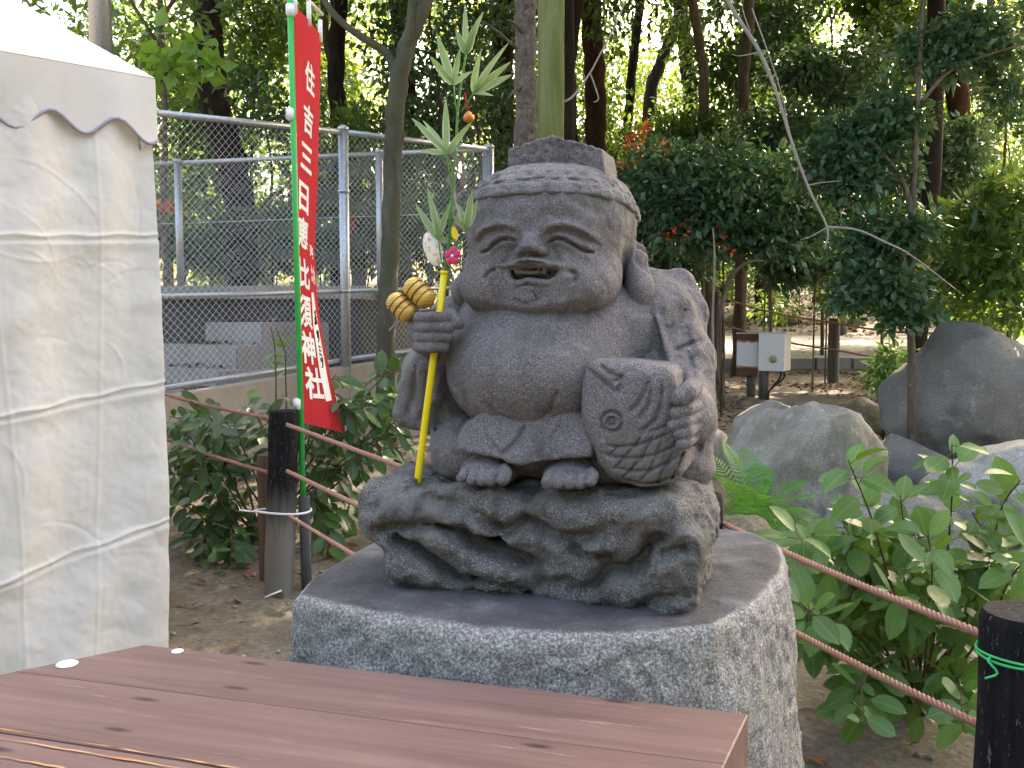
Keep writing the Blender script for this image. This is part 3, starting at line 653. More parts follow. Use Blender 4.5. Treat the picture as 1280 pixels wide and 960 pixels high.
    bs([(430, 335), (515, 350)], .02, .014); bs([(470, 258), (540, 292), (600, 250), (690, 298), (760, 316), (870, 300)], .026, .009); bs([(745, 345), (800, 372), (900, 382)], .024, .009)
    bs([(130, 305), (230, 345), (320, 420), (360, 455), (440, 468)], .026, .0085); bs([(570, 525), (650, 490), (745, 470), (770, 520)], .012, .011)
    bs([(800, 510), (835, 485), (880, 430), (960, 432), (1005, 395), (1030, 330), (1100, 305)], .032, .009); bs([(980, 560), (1080, 530), (1170, 515)], .012, .010); bs([(1070, 375), (1160, 350)], .018, .007)
    bs([(330, 180), (420, 225), (520, 270)], .012, .010); bs([(190, 130), (260, 175), (330, 190)], .006, .010); bs([(600, 170), (640, 230), (700, 260)], .008, .01)
    for pts in ([(120, 400), (200, 430), (300, 470)], [(250, 310), (330, 350), (420, 400), (560, 440)], [(880, 490), (960, 520), (1000, 500)], [(1060, 430), (1150, 420)], [(780, 420), (860, 400)], [(100, 200), (250, 215)], [(700, 220), (900, 230), (1100, 230)], [(800, 345), (880, 345)]):
        bs(pts, -.012, .017)
    b.noise(11, .016, 3, 6.0, .5, fn=lambda v_, p_: np.abs(v_) - .3); b.noise(30, .007, 3, 9.0, .5, fn=lambda v_, p_: np.abs(v_) - .3); b.noise(70, .003, 2, 2.0, fn=lambda v_, p_: -np.abs(v_))
    put('rock_seat', b.mesh('rock_seat', M['rockbase']), st, True)
    return st
def S_sw(pt):
    x0, x1 = pt[0][0] + .016, pt[2][0] - .014; z0 = pt[0][1]; out = []
    for i in range(6): out.append((x0 + (x1 - x0) * i / 5, z0 - .008 + .004 * (i % 2) + (.006 if i in (2, 3) else 0), .0085))
    for i in range(5): out.append((x0 + (x1 - x0) * (i + .5) / 5, z0 - .026, .0075))
    return out

def pedestal():
    """rough granite block: outline at its top traced from the photograph on the plane z = PZ"""
    top = [onz(*p, PZ) for p in ((364, 742), (376, 722), (438, 686), (500, 655), (560, 640))]
    front = [onz(*p, PZ) for p in ((364, 742), (450, 762), (560, 776), (700, 790), (790, 791), (850, 786), (900, 780), (948, 755), (984, 715), (990, 695), (984, 678))]
    outl = top[::-1] + front[1:]
    br = onz(980, 676, PZ); bl = Vector((outl[0].x + .12, outl[0].y + .12, PZ)); outl = [Vector((p.x, p.y)) for p in outl] + [Vector((br.x - .02, br.y + .08)), Vector((.20, 1.78)), Vector((bl.x + .05, bl.y))]
    P = np.array([(p.x, p.y) for p in outl], dtype=np.float32); ctr = P.mean(0)
    v = Vol((-.56, .94, -.02), (.74, 1.98, .86), .0062)
    a, b = np.zeros(3, int), v.n; p = v.pts(a, b)
    zz = p[..., 2]; fl = 1 + .21 * np.clip((PZ - zz) / PZ, 0, 1) ** .8
    px = (p[..., 0] - ctr[0]) / fl + ctr[0]; py = (p[..., 1] - ctr[1]) / fl + ctr[1]
    P2 = (P - ctr) * .985 + ctr
    d2 = poly_sd(px, py, P2) + .02; dz = zz - PZ + .02
    v.d = (np.minimum(np.maximum(d2, dz), 0) + np.hypot(np.maximum(d2, 0), np.maximum(dz, 0)) - .02).astype(np.float32)
    def amp(n_, p_): return n_ * np.clip((PZ + .002 - p_[:, 2]) / .03, .02, 1)
    v.noise(5, .010, 2, 1.0, fn=amp, band=.05); v.noise(75, .0045, 2, 4.0, .6, fn=amp, band=.05); v.noise(14, .004, 2, 9.0, .5, fn=lambda n_, p_: np.maximum(n_ - .25, 0) * 2, band=.05)
    o = put('stone_pedestal', v.mesh('stone_pedestal', M['granite']))
    tag(o, 'rough speckled granite block pedestal carrying the statue', 'pedestal')
    return o
# ------------------------------------------------------------------ ground
def sst(a, b, x): t = np.clip((x - a) / (b - a), 0, 1); return t * t * (3 - 2 * t)
def gz(x, y):
    x = np.asarray(x, dtype=float); y = np.asarray(y, dtype=float)
    b = np.interp(y, [-10, 3.2, 5.5, 9, 13.75, 14.15, 20, 27, 45, 130], [0, 0, .13, .28, .34, .50, .78, 2.0, 3.4, 6])
    lf = sst(-.3, -1.5, x) * sst(8.2, 8.9, y); b = b + lf * np.maximum(1.36 - b, 0)
    p = np.stack([x, y, 0 * x], -1); d = np.clip((np.hypot(x, y) - 2) / 4, 0.3, 1)
    return b + .035 * fbm(p, .7, 3) * d * (1 - .8 * sst(13.3, 13.9, y) * sst(21, 20, y))
def g1(x, y): return float(gz(x, y))
def ground():
    xs = np.unique(np.concatenate([np.arange(-7, 9, .09), np.linspace(-70, -7, 40), np.linspace(9, 70, 40)])); ys = np.unique(np.concatenate([np.linspace(-25, 0, 12), np.arange(0, 16, .09), np.linspace(16, 130, 80)]))
    X, Y = np.meshgrid(xs, ys, indexing='ij'); Z_ = gz(X, Y); V = np.stack([X, Y, Z_], -1).reshape(-1, 3); ny = len(ys)
    i = np.arange((len(xs) - 1))[:, None] * ny + np.arange(ny - 1)[None]; F = np.stack([i, i + ny, i + ny + 1, i + 1], -1).reshape(-1, 4)
    o = put('ground', mesh_np('ground', V, F, M['soil'])); tag(o, kind='structure')
    xs = np.arange(-.2, 22, .35); ys = np.linspace(14.12, 19.6, 16); X, Y = np.meshgrid(xs, ys, indexing='ij'); V = np.stack([X, Y, gz(X, Y) + .02 + .0 * X], -1).reshape(-1, 3); V[:, 2] = np.maximum(V[:, 2], .545)
    ny = len(ys); i = np.arange((len(xs) - 1))[:, None] * ny + np.arange(ny - 1)[None]; F = np.stack([i, i + ny, i + ny + 1, i + 1], -1).reshape(-1, 4)
    tag(put('path', mesh_np('path', V, F, M['path'])), kind='structure')
    k = bpy.data.objects.new('kerb', None); COL.objects.link(k); k.location = (3, 14, .3); tag(k, kind='structure')
    x = -.2; me = {}
    while x < 9:
        L = R.choice((.55, .75, .95)); b = MB(); b.box((x + L / 2, 14.02 + R.uniform(-.015, .015), .40), (L / 2 - .008, .1, .16 + R.uniform(-.01, .01)), bev=.018); b.build('kerb_stone', M['concrete'], k, smooth=False); x += L
# ------------------------------------------------------------------ boulders and stones
def boulder_mesh(c, r, seed, mat, sub=5, planes=16, rough=1.0, name='boulder'):
    import bmesh
    rg = np.random.default_rng(seed); bm = bmesh.new(); bmesh.ops.create_icosphere(bm, subdivisions=sub, radius=1)
    V = np.array([v.co[:] for v in bm.verts]); F = np.array([[v.index for v in f.verts] for f in bm.faces]); bm.free()
    n = rg.normal(size=(planes, 3)); n /= np.linalg.norm(n, axis=1)[:, None]; dd = rg.uniform(.70, 1.0, planes); dot = V @ n.T
    rad = np.minimum(1.12, (np.where(dot > .05, dd / np.maximum(dot, .05), 9)).min(1)); q = -26.0
    rs = np.where(dot > .05, dd / np.maximum(dot, .05), 9); rs = np.concatenate([rs, np.full((len(V), 1), 1.15)], 1); rad = (rs ** q).sum(1) ** (1 / q)
    P = V * rad[:, None]; P = P * (1 + .05 * rough * fbm(P * 1.0 + seed, 2.2, 3)[:, None] - .05 * rough * np.abs(fbm(P + seed * 2.3, 2.8, 3))[:, None] + .018 * rough * fbm(P + seed, 9, 4)[:, None])
    P = P * np.array(r) + np.array(c); return mesh_np(name, P, F, mat)
def boulder(c, r, seed, mat, label, group=None, sub=5, **k):
    o = put('boulder', boulder_mesh((0, 0, 0), r, seed, mat, sub, **k)); o.location = c; tag(o, label, 'rock', group); return o
def boulders():
    def at(px, py, y): return ony(px, py, y)
    c = at(1012, 590, 5.0); boulder((c.x, c.y, c.z - .06), (.50, .46, .53), 3, M['rock'], 'rounded grey boulder with a pale streak, behind the fern')
    c = at(1235, 505, 6.6); boulder((c.x, c.y, c.z - .05), (.84, .62, .62), 8, M['rock_dark'], 'largest dark smooth boulder behind the sapling stem')
    c = at(1262, 612, 4.7); boulder((c.x + .05, c.y, c.z - .03), (.44, .40, .25), 21, M['rock_pale'], 'pale flat-topped boulder in front of the largest dark boulder')
    c = at(1110, 640, 4.55); boulder((c.x, c.y, c.z - .12), (.36, .30, .20), 5, M['rock'], 'low brown-grey boulder half hidden by the leafy shrub')
    c = at(935, 690, 3.6); boulder((c.x, c.y, c.z - .11), (.24, .25, .22), 12, M['rock_moss'], 'mossy stone right behind the pedestal below the fern')
    c = at(1075, 508, 7.6); boulder((c.x, c.y, c.z - .12), (.26, .22, .20), 14, M['rock_moss'], 'small mossy stone wedged between two larger boulders', sub=4)
    c = at(960, 512, 6.6); boulder((c.x, c.y, c.z - .1), (.25, .22, .18), 17, M['rock'], 'small grey stone below the white box post', sub=4)
    c = at(895, 545, 6.0); boulder((c.x, c.y, c.z - .14), (.10, .14, .22), 19, M['rock'], 'narrow upright stone beside the statue, behind the fern', sub=4)
    c = at(1130, 585, 6.0); boulder((c.x, c.y, c.z), (.30, .25, .24), 29, M['rock_dark'], 'dark stone at the foot of the sapling', sub=4)
    for i, (px, py, y, r) in enumerate(((970, 402, 21.5, .42), (920, 398, 21.6, .30), (1015, 405, 21.4, .28), (898, 400, 21.8, .25), (1065, 405, 21.3, .3))):
        c = at(px, py, y); boulder((c.x, c.y, c.z - .05), (r * 1.25, r, r * .8), 40 + i, M['rock_moss'], 'mossy stone lying on the leafy slope beyond the sandy path', 'stones on the slope beyond the path', sub=3)
# ------------------------------------------------------------------ foliage
def leaf_cloud(clumps, n, size, seed, asp=0.42, upb=0.6, shell=0.55, fold=0.18, droop=0.25):
    """many small two-faced leaves in clumps: (centre, radius-vector) list"""
    rg = np.random.default_rng(seed); C = np.array([c for c, r in clumps]); Rr = np.array([r for c, r in clumps])
    w = (Rr.prod(1)) ** (2 / 3); k = rg.choice(len(C), n, p=w / w.sum())
    d = rg.normal(size=(n, 3)); d /= np.linalg.norm(d, axis=1)[:, None]; rad = shell + (1.08 - shell) * rg.random(n) ** .7
    inner = rg.random(n) < .25; rad = np.where(inner, rg.random(n) ** .5 * shell, rad)
    nz_ = 1 + .35 * fbm(d * 1.0 + k[:, None] * 3.1, 2.3, 2)
    P = C[k] + d * (rad * nz_)[:, None] * Rr[k]
    ax = d * .7 + rg.normal(size=(n, 3)) * .55; ax[:, 2] -= droop; ax /= np.linalg.norm(ax, axis=1)[:, None]
    nn = rg.normal(size=(n, 3)) * .55; nn[:, 2] += upb; nn = nn - ax * (nn * ax).sum(1)[:, None]; nn /= np.linalg.norm(nn, axis=1)[:, None]
    sd = np.cross(ax, nn); L = size * rg.uniform(.6, 1.25, n)[:, None]; W = L * asp * .5 * rg.uniform(.8, 1.2, n)[:, None]
    v0 = P; v1 = P + ax * L * .42 + sd * W + nn * W * fold * 2; v2 = P + ax * L; v3 = P + ax * L * .42 - sd * W + nn * W * fold * 2
    V = np.stack([v0, v1, v2, v3], 1).reshape(-1, 3); b = np.arange(n)[:, None] * 4
    F = np.concatenate([b + np.array([0, 1, 2]), b + np.array([0, 2, 3])], 1).reshape(-1, 3); return V, F
def crown(parent, clumps, n, size, seed, mat, name='crown', **k):
    V, F = leaf_cloud(clumps, n, size, seed, **k); o = put(name, mesh_np(name, V, F, M[mat], smooth=False), parent); o['kind'] = 'stuff'; return o
def pxpath(pts): return [ony(x, y, d) for x, y, d in pts]
def limb(parent, pts, r0, r1, mat, name='trunk', n=10, m=24, wob=.0, foot=False):
    P = spline(pts, m); rr = lerp_list([r0, r1], m) if not hasattr(r0, '__len__') else lerp_list(r0, m)
    if foot: rr = [r * (1 + .55 * math.exp(-i / (m * .05))) for i, r in enumerate(rr)]
    if wob:
        for i, p in enumerate(P): p += Vector((math.sin(i * 1.3), math.cos(i * 1.7), 0)) * wob; rr[i] *= 1 + .08 * math.sin(i * 2.1)
    return MB().tube(P, rr, n).build(name, M[mat], parent)
def clumps_px(lst, zs=1.0):
    """(px,py,depth,radius px) -> centre and radii in metres"""
    out = []
    for px, py, y, r in lst: c = ony(px, py, y); q = r * y / FPX; out.append(((c.x, c.y, c.z), (q, q * .9, q * .8 * zs)))
    return out
def rand_clumps(x0, x1, y0, y1, z0, z1, n, r0, r1, seed):
    rg = np.random.default_rng(seed); return [((rg.uniform(x0, x1), rg.uniform(y0, y1), rg.uniform(z0, z1)), (lambda q: (q * 1.15, q, q * .75))(rg.uniform(r0, r1))) for _ in range(n)]
def woods():
    G = 'trees of the wood behind'
    # --- near trunk in front of the wire fence
    b = ony(482, 458, 6.75); t = root('tree', 'slim grey-green forked tree in front of the wire mesh fence', 'tree', (b.x, b.y, g1(b.x, b.y)), G)
    limb(t, [Vector((b.x, b.y, g1(b.x, b.y) - .05))] + pxpath([(482, 440, 6.75), (487, 330, 6.75), (491, 210, 6.75), (496, 120, 6.75), (508, 60, 6.75), (532, 0, 6.75), (560, -110, 6.8), (600, -300, 7)]), [.078, .07, .068, .066, .07, .062, .055, .05, .035], 0, 'bark_grey', n=14, m=60, wob=.004)
    limb(t, pxpath([(495, 100, 6.75), (486, 70, 6.75), (462, 52, 6.72), (432, 32, 6.7), (405, 0, 6.7), (360, -80, 6.7)]), .035, .018, 'bark_grey', 'branch')
    limb(t, pxpath([(502, 75, 6.75), (512, 40, 6.7), (516, 0, 6.7), (520, -100, 6.6)]), .04, .03, 'bark_grey', 'branch')
    crown(t, rand_clumps(-3.4, 1.6, 5.6, 9, 4.9, 7.2, 30, .6, 1.0, 61), 14000, .13, 62, 'leaf_canopy')
    # --- scaly trunk and mossy pole behind the statue
    b = ony(657, 300, 5.6); t = root('tree', 'straight trunk with scaly pale bark next to the mossy pole', 'tree', (b.x, b.y, g1(b.x, b.y)), G)
    limb(t, [(b.x, b.y, g1(b.x, b.y) - .05), (b.x, b.y, 1.6), ony(657, 60, 5.6), ony(656, -60, 5.6), ony(650, -420, 5.7)], [.075, .068, .064, .06, .045], 0, 'bark_scaly', n=12, m=50, wob=.005)
    for (a, c) in (((652, 40), (636, 25)), ((650, 110), (634, 125)), ((645, 60), (600, 25))): limb(t, pxpath([(*a, 5.55), ((a[0] + c[0]) / 2, (a[1] + c[1]) / 2 - 3, 5.5), (*c, 5.45)]), .012, .005, 'bark_scaly', 'branch', 6, 8)
    crown(t, rand_clumps(-.6, 3.6, 5.0, 8.5, 5.0, 7.6, 28, .6, 1.0, 63), 14000, .13, 64, 'leaf_canopy')
    b = ony(688, 300, 4.5); o = MB(); m = Vector((b.x, b.y, 0)); P = [m + Vector((0, 0, z)) for z in np.linspace(g1(b.x, b.y) - .1, 5.2, 40)]
    p = root('mossy_pole', 'straight upright pole green with moss behind the statue', 'pole', (b.x, b.y, g1(b.x, b.y)))
    o.tube(P, [.064 * (1 + .02 * math.sin(i * 1.9)) for i in range(40)], 16).build('shaft', M['moss_pole'], p); MB().tube([m + Vector((0, 0, 5.19)), m + Vector((0, 0, 5.24))], [.07, .06], 16).build('cap', M['greypost'], p)
    # --- tree trunks of the wood, traced where they show
    trunks = [
        ('stout dark leaning trunk behind the rear fence', 'bark_dark', [(303, 352, 11), (300, 260, 11), (286, 190, 11), (268, 130, 11), (262, 60, 11), (258, 0, 11), (250, -200, 11)], .20, .15),
        ('dark trunk of the wood with a bare pale fork', 'bark_red', [(500, 330, 13), (502, 200, 13), (506, 80, 13), (498, 0, 13), (490, -150, 13)], .17, .13),
        ('reddish dark trunk left of the scaly trunk', 'bark_red', [(628, 330, 15), (628, 150, 15), (627, 0, 15), (626, -150, 15)], .20, .16),
        ('reddish brown trunk between the statue cap and vermilion leaves', 'bark_red', [(748, 330, 14), (745, 200, 14), (744, 100, 14), (738, 0, 14), (735, -150, 14)], .165, .15),
        ('thin trunk hugging the mossy pole', 'bark_dark', [(716, 330, 12), (714, 180, 12), (712, 80, 12), (722, 0, 12), (730, -100, 12)], .10, .07),
        ('slim leaning trunk near the vermilion leaves', 'bark_dark', [(768, 330, 17), (782, 190, 17), (790, 90, 17), (800, 0, 17), (806, -120, 17)], .10, .075),
        ('crooked leaning trunk catching the light', 'bark_dark', [(800, 330, 19), (812, 130, 19), (826, 80, 19), (848, 20, 19), (870, -60, 19)], .15, .10),
        ('slim tan trunk above the glossy shrub', 'bark_tan', [(884, 330, 13), (878, 190, 13), (880, 100, 13), (872, 40, 13), (864, -10, 13), (850, -150, 13)], .085, .06),
        ('second slim tan trunk above the glossy shrub', 'bark_tan', [(926, 330, 13.5), (928, 200, 13.5), (930, 90, 13.5), (936, 20, 13.5), (940, -120, 13.5)], .09, .075),
        ('dark trunk behind the first tan trunk', 'bark_dark', [(866, 330, 18), (866, 180, 18), (858, 70, 18), (850, 0, 18), (846, -120, 18)], .16, .13),
        ('thick dark trunk beyond the sapling', 'bark_red', [(1202, 400, 14), (1200, 215, 14), (1196, 100, 14), (1190, 20, 14), (1186, -120, 14)], .17, .15),
        ('brown trunk with spreading foot beyond the sandy path', 'bark_red', [(956, 378, 22), (956, 340, 22), (958, 250, 22), (960, 60, 22), (960, -100, 22)], .26, .2),
        ('thin pale stem behind the wire fence', 'bark_tan', [(208, 340, 10), (204, 250, 10), (206, 150, 10), (200, 0, 10)], .04, .03),
        ('thin trunk behind the red banner', 'bark_dark', [(424, 330, 12), (426, 190, 12), (420, 100, 12), (424, 0, 12), (426, -120, 12)], .12, .1),
        ('light-catching thin trunk behind the fence post', 'bark_tan', [(444, 330, 12.5), (440, 180, 12.5), (430, 130, 12.5), (410, 60, 12.5), (400, -60, 12.5)], .06, .05),
        ('pale slim trunk right of the thick dark trunk', 'bark_tan', [(1236, 400, 16), (1234, 250, 16), (1236, 120, 16), (1240, -60, 16)], .07, .06)]
    for i, (lab, mat, pts, r0, r1) in enumerate(trunks):
        b = ony(*pts[0]); zb = g1(b.x, b.y); t = root('tree', lab, 'tree', (b.x, b.y, zb), G)
        P = [Vector((b.x + (0), b.y, zb - .1))] + [ony(*q) for q in pts[(0 if ony(*pts[0]).z > zb + .15 else 1):]]
        limb(t, P, r0, r1, mat, m=40, wob=.006, n=12, foot=True)
        top = ony(*pts[-1]); y = b.y; zt = top.z
        limb(t, [top - Vector((0, 0, .2)), top + Vector((.5, .2, .6)), top + Vector((1.2, .1, 1.0))], r1 * .7, .03, mat, 'branch', 8, 10); limb(t, [top - Vector((0, 0, .5)), top + Vector((-.5, -.3, .3)), top + Vector((-1.3, -.2, .8))], r1 * .6, .03, mat, 'branch', 8, 10)
        rg = np.random.default_rng(100 + i)
        cl = [((top.x + rg.uniform(-2, 2), top.y + rg.uniform(-1.6, 1.6), rg.uniform(zt - 1.0, zt + 3.2)), (lambda q: (q * 1.2, q, q * .7))(rg.uniform(.5, 1.0))) for _ in range(16)]
        crown(t, cl, 5200, .14 if y < 16 else .17, 200 + i, 'leaf_canopy' if i % 3 else 'leaf_mid')
    # --- leafy layer at eye height between the trunks: understorey trees
    def under(lab, cat, name, base, cl, n, size, seed, mat, stems, grp=None, smat='bark_dark', **k):
        zb = g1(*base); t = root(name, lab, cat, (base[0], base[1], zb), grp)
        for s_ in stems: limb(t, [Vector((base[0], base[1], zb - .05))] + [Vector(q) for q in s_[0]], s_[1], s_[1] * .4, smat, 'stem', 7, 16)
        crown(t, cl, n, size, seed, mat, 'foliage', **k); return t
    cl = clumps_px([(820, 210, 9.4, 40), (860, 225, 9.2, 52), (905, 215, 9.4, 50), (950, 235, 9.3, 50), (830, 250, 9.0, 44), (880, 262, 9.0, 52), (930, 265, 9.1, 50), (980, 260, 9.3, 45), (850, 290, 9.0, 36), (900, 298, 9.0, 34), (955, 300, 9.1, 40), (1000, 300, 9.3, 36), (800, 238, 9.2, 30), (975, 215, 9.6, 36), (1010, 265, 9.4, 34)])
    under('dense glossy blue-green shrub on bare stems behind the statue shoulder', 'shrub', 'evergreen_shrub', (2.15, 9.3), cl, 9500, .095, 301, 'leaf_blue', [([ony(890, 420, 9.3), ony(893, 350, 9.3), ony(890, 280, 9.3)], .018), ([ony(900, 400, 9.2), ony(915, 345, 9.2), ony(950, 300, 9.2)], .022), ([ony(882, 420, 9.3), ony(878, 340, 9.2), ony(850, 270, 9.2)], .016), ([ony(905, 420, 9.3), ony(905, 360, 9.3), ony(925, 330, 9.2)], .014)], smat='bark_tan', upb=.9, asp=.55)
    b = ony(1140, 575, 6.3); cl = clumps_px([(1095, 165, 6.5, 40), (1060, 195, 6.5, 40), (1020, 205, 6.6, 34), (1130, 150, 6.5, 36), (1180, 70, 6.5, 40), (1215, 35, 6.5, 40), (1150, 55, 6.5, 30), (1080, 225, 6.4, 34), (1120, 215, 6.5, 30), (1090, 290, 6.3, 34), (1120, 300, 6.3, 36), (1060, 310, 6.3, 28), (1150, 285, 6.3, 30), (1090, 350, 6.2, 34), (1060, 370, 6.2, 26), (1125, 360, 6.2, 32), (1150, 390, 6.2, 26), (1120, 400, 6.2, 20), (1240, 60, 6.6, 34), (1255, 110, 6.6, 26), (1110, 120, 6.6, 28), (1040, 230, 6.5, 26), (1050, 160, 6.6, 26)])
    t = under('young evergreen tree with one thin grey stem between the boulders', 'tree', 'sapling', (b.x, b.y), cl, 9000, .075, 302, 'leaf_blue', [([ony(1141, 480, 6.3), ony(1138, 380, 6.3), ony(1141, 260, 6.35), ony(1147, 130, 6.4), ony(1152, 40, 6.4), ony(1158, -40, 6.4)], .032), ([ony(1139, 330, 6.3), ony(1138, 258, 6.3), ony(1122, 215, 6.35), ony(1085, 172, 6.4)], .028)], smat='bark_tan', upb=.9, asp=.55)
    limb(t, pxpath([(1150, 130, 6.4), (1180, 95, 6.4), (1215, 75, 6.4), (1280, 55, 6.4)]), .014, .007, 'bark_tan', 'branch', 7, 14)
    b = ony(1275, 470, 6.9); cl = clumps_px([(1230, 270, 6.9, 40), (1275, 250, 6.9, 44), (1250, 320, 6.8, 44), (1200, 330, 6.8, 36), (1285, 330, 6.8, 40), (1180, 370, 6.9, 30), (1240, 375, 6.9, 34), (1280, 390, 6.9, 30), (1180, 280, 7, 30), (1160, 340, 7, 26)])
    under('leafy bush with long bright leaves over the largest boulder', 'shrub', 'leafy_bush', (b.x, 7.6), cl, 2600, .13, 303, 'leaf_mid', [([ony(1270, 380, 7.2), ony(1250, 320, 7)], .02)], asp=.32, upb=.9)
    b = ony(1105, 500, 7.3); cl = clumps_px([(1108, 455, 7.3, 22), (1098, 475, 7.2, 18), (1120, 440, 7.3, 16)]); under('small green sprig growing beside the largest boulder', 'plant', 'green_sprig', (b.x, b.y), cl, 380, .075, 304, 'leaf_near', [([ony(1108, 450, 7.3)], .008)])
    for i, (px, py, y, w, h_, lab, mat) in enumerate(((1020, 300, 11, 60, 60, 'rounded dark evergreen bush between the glossy shrub and the sapling', 'leaf_blue'), (1105, 330, 11.4, 55, 55, 'mid-green bush behind the sapling stem', 'leaf_mid'), (1200, 330, 11.2, 60, 60, 'mid-green bush behind the long-leaved bush', 'leaf_mid'), (1265, 300, 11, 50, 70, 'tall dark bush beyond the long-leaved bush', 'leaf_blue'), (960, 180, 12, 55, 60, 'dark leafy bush in front of the second tan trunk', 'leaf_blue'), (1040, 130, 12.2, 60, 60, 'dark leafy crown behind the dead branch', 'leaf_blue'), (880, 185, 13, 40, 25, 'leafy crown before the first tan trunk', 'leaf_mid'), (1180, 200, 12, 45, 50, 'leafy crown in front of the thick dark trunk', 'leaf_blue'), (790, 250, 11.5, 40, 60, 'dark bush against the statue ear', 'leaf_blue'))):
        b = ony(px, py, y); r3 = np.random.default_rng(70 + i); cl = clumps_px([(px + r3.uniform(-w, w), py + r3.uniform(-h_, h_), y + r3.uniform(-.4, .4), r3.uniform(22, 36)) for _ in range(14)])
        under(lab, 'shrub', 'evergreen_bush', (b.x, b.y), cl, 5200, .10, 350 + i, mat, [([ony(px, py + h_ * .5, y), ony(px + 6, py, y), ony(px - 5, py - h_ * .7, y)], .012)], smat='bark_tan', asp=.55, upb=.9)
    GR = 'understorey trees of the wood'
    rg = np.random.default_rng(5)
    specs = [(215, 12.5, -10, 330, 65, 'leaf_mid', 'bushy tree behind the fence beside the tent edge'), (330, 12, 100, 330, 70, 'leaf_blue', 'bluish bushy tree between the stout dark trunk and the banner'), (395, 13.5, 0, 320, 65, 'leaf_mid', 'leafy tree directly behind the red banner'), (455, 11.5, 150, 320, 60, 'leaf_mid', 'leafy tree between the fence post and the slim forked tree'),
        (540, 12.5, -20, 300, 60, 'leaf_blue', 'dark leafy tree behind the festive bamboo branch'), (590, 13, 60, 330, 55, 'leaf_blue', 'dark leafy tree behind the corner post of the fence'), (790, 15, 170, 330, 60, 'leaf_mid', 'leafy tree around the slim leaning trunk and vermilion leaves'), (850, 16, 190, 360, 65, 'leaf_mid', 'leafy tree behind the vermilion leaves'), (905, 15.5, -20, 330, 65, 'leaf_mid', 'tall leafy tree between the two slim tan trunks'),
        (965, 16, -20, 350, 70, 'leaf_blue', 'tall dark leafy tree right of the second tan trunk'), (1030, 17, 60, 390, 75, 'leaf_mid', 'broad leafy tree behind the hanging dead branch'), (1030, 15, -40, 130, 85, 'leaf_blue', 'dark tree whose high crown hangs over the dead branch'), (1105, 16, 120, 390, 80, 'leaf_mid', 'leafy tree behind the forked grey sapling'), (1175, 17, 130, 400, 75, 'leaf_mid', 'leafy tree at the foot of the thick dark trunk'),
        (1250, 15, -40, 200, 70, 'leaf_blue', 'dark tree crown right of the thick dark trunk'), (1265, 17, 150, 410, 75, 'leaf_mid', 'leafy tree behind the long-leaved bush'), (700, 16, -20, 300, 60, 'leaf_mid', 'leafy tree behind the mossy pole'), (265, 13.5, 150, 345, 65, 'leaf_mid', 'low leafy tree around the foot of the stout dark trunk'),
        (1120, 14, -40, 110, 75, 'leaf_mid', 'leafy crown above the forked grey sapling'), (310, 13, -30, 110, 70, 'leaf_mid', 'leafy crown right of the stout dark trunk'), (640, 14.5, -20, 250, 60, 'leaf_blue', 'dark leafy tree behind the scaly trunk')]
    for i, (px, y, top, bot, w, mat, lab) in enumerate(specs):
        b = ony(px, 350, y); n = 18
        cl = clumps_px([(px + rg.uniform(-w, w), top + (bot - top) * ((k + rg.random()) / n), y + rg.uniform(-.9, .9), rg.uniform(22, 42)) for k in range(n)])
        under(lab, 'tree', 'understorey_tree', (b.x, b.y), cl, 5600 if px > 620 else 3400, .125, 400 + i, mat, [([ony(px, 300, y), ony(px + 10, (top + bot) / 2, y), ony(px - 10, top, y)], .03), ([ony(px - 8, 320, y), ony(px - w * .6, (top + bot) / 2, y)], .02)], smat='bark_tan', asp=.5)
    # --- second, deeper row
    for i in range(13):
        px = 180 + i * 92 + rg.uniform(-15, 15); y = rg.uniform(20.5, 25); b = ony(px, 350, y); zb = g1(b.x, b.y); t = root('understorey_tree', 'shaded dark tree of the deeper row between the trunks', 'tree', (b.x, b.y, zb), 'deeper row of the wood')
        limb(t, [(b.x, b.y, zb - .1), (b.x + .15, b.y, zb + 2), (b.x, b.y, zb + 5)], .13, .06, 'bark_dark', m=14)
        cl = [((b.x + rg.uniform(-1.5, 1.5), b.y + rg.uniform(-1, 1), zb + rg.uniform(.2, 9.5)), (lambda q: (q * 1.1, q, q * .8))(rg.uniform(.4, .8))) for _ in range(26)]
        crown(t, cl, 3400, .16, 700 + i, 'leaf_mid' if i % 2 else 'leaf_blue', asp=.5)
    # --- low shrubs behind the fence and on the slope
    for i, (px, py, y) in enumerate(((225, 315, 10.4), (275, 318, 10.8), (340, 312, 10.5), (400, 310, 10.6), (455, 308, 10.4), (520, 300, 10.3), (575, 290, 10.2))):
        b = ony(px, py, y); cl = clumps_px([(px + rg.uniform(-38, 38), py + rg.uniform(-45, 22), y + rg.uniform(-.3, .3), rg.uniform(16, 26)) for _ in range(8)])
        under('low leafy bush right behind the rear wire fence', 'shrub', 'low_bush', (b.x, b.y), cl, 1500, .085, 500 + i, 'leaf_mid' if i % 2 else 'leaf_blue', [([ony(px, py - 10, y)], .012), ([ony(px + 15, py - 25, y)], .01)], 'low bushes behind the rear fence')
    for i, (px, py, y) in enumerate(((790, 330, 11), (835, 335, 11.5), (1000, 345, 21), (1060, 340, 20.5), (1120, 350, 20), (905, 330, 22), (860, 345, 21))):
        b = ony(px, py, y); q = 1.0 if y > 15 else 1.2; cl = clumps_px([(px + rg.uniform(-40, 40), py + rg.uniform(-30, 16), y + rg.uniform(-.3, .3), rg.uniform(16, 28)) for _ in range(8)])
        under('low dark bush at the edge of the wood on the slope', 'shrub', 'low_bush', (b.x, b.y), cl, 1300, .12, 520 + i, 'leaf_blue', [([ony(px, py - 10, y)], .015)], 'low bushes on the slope')
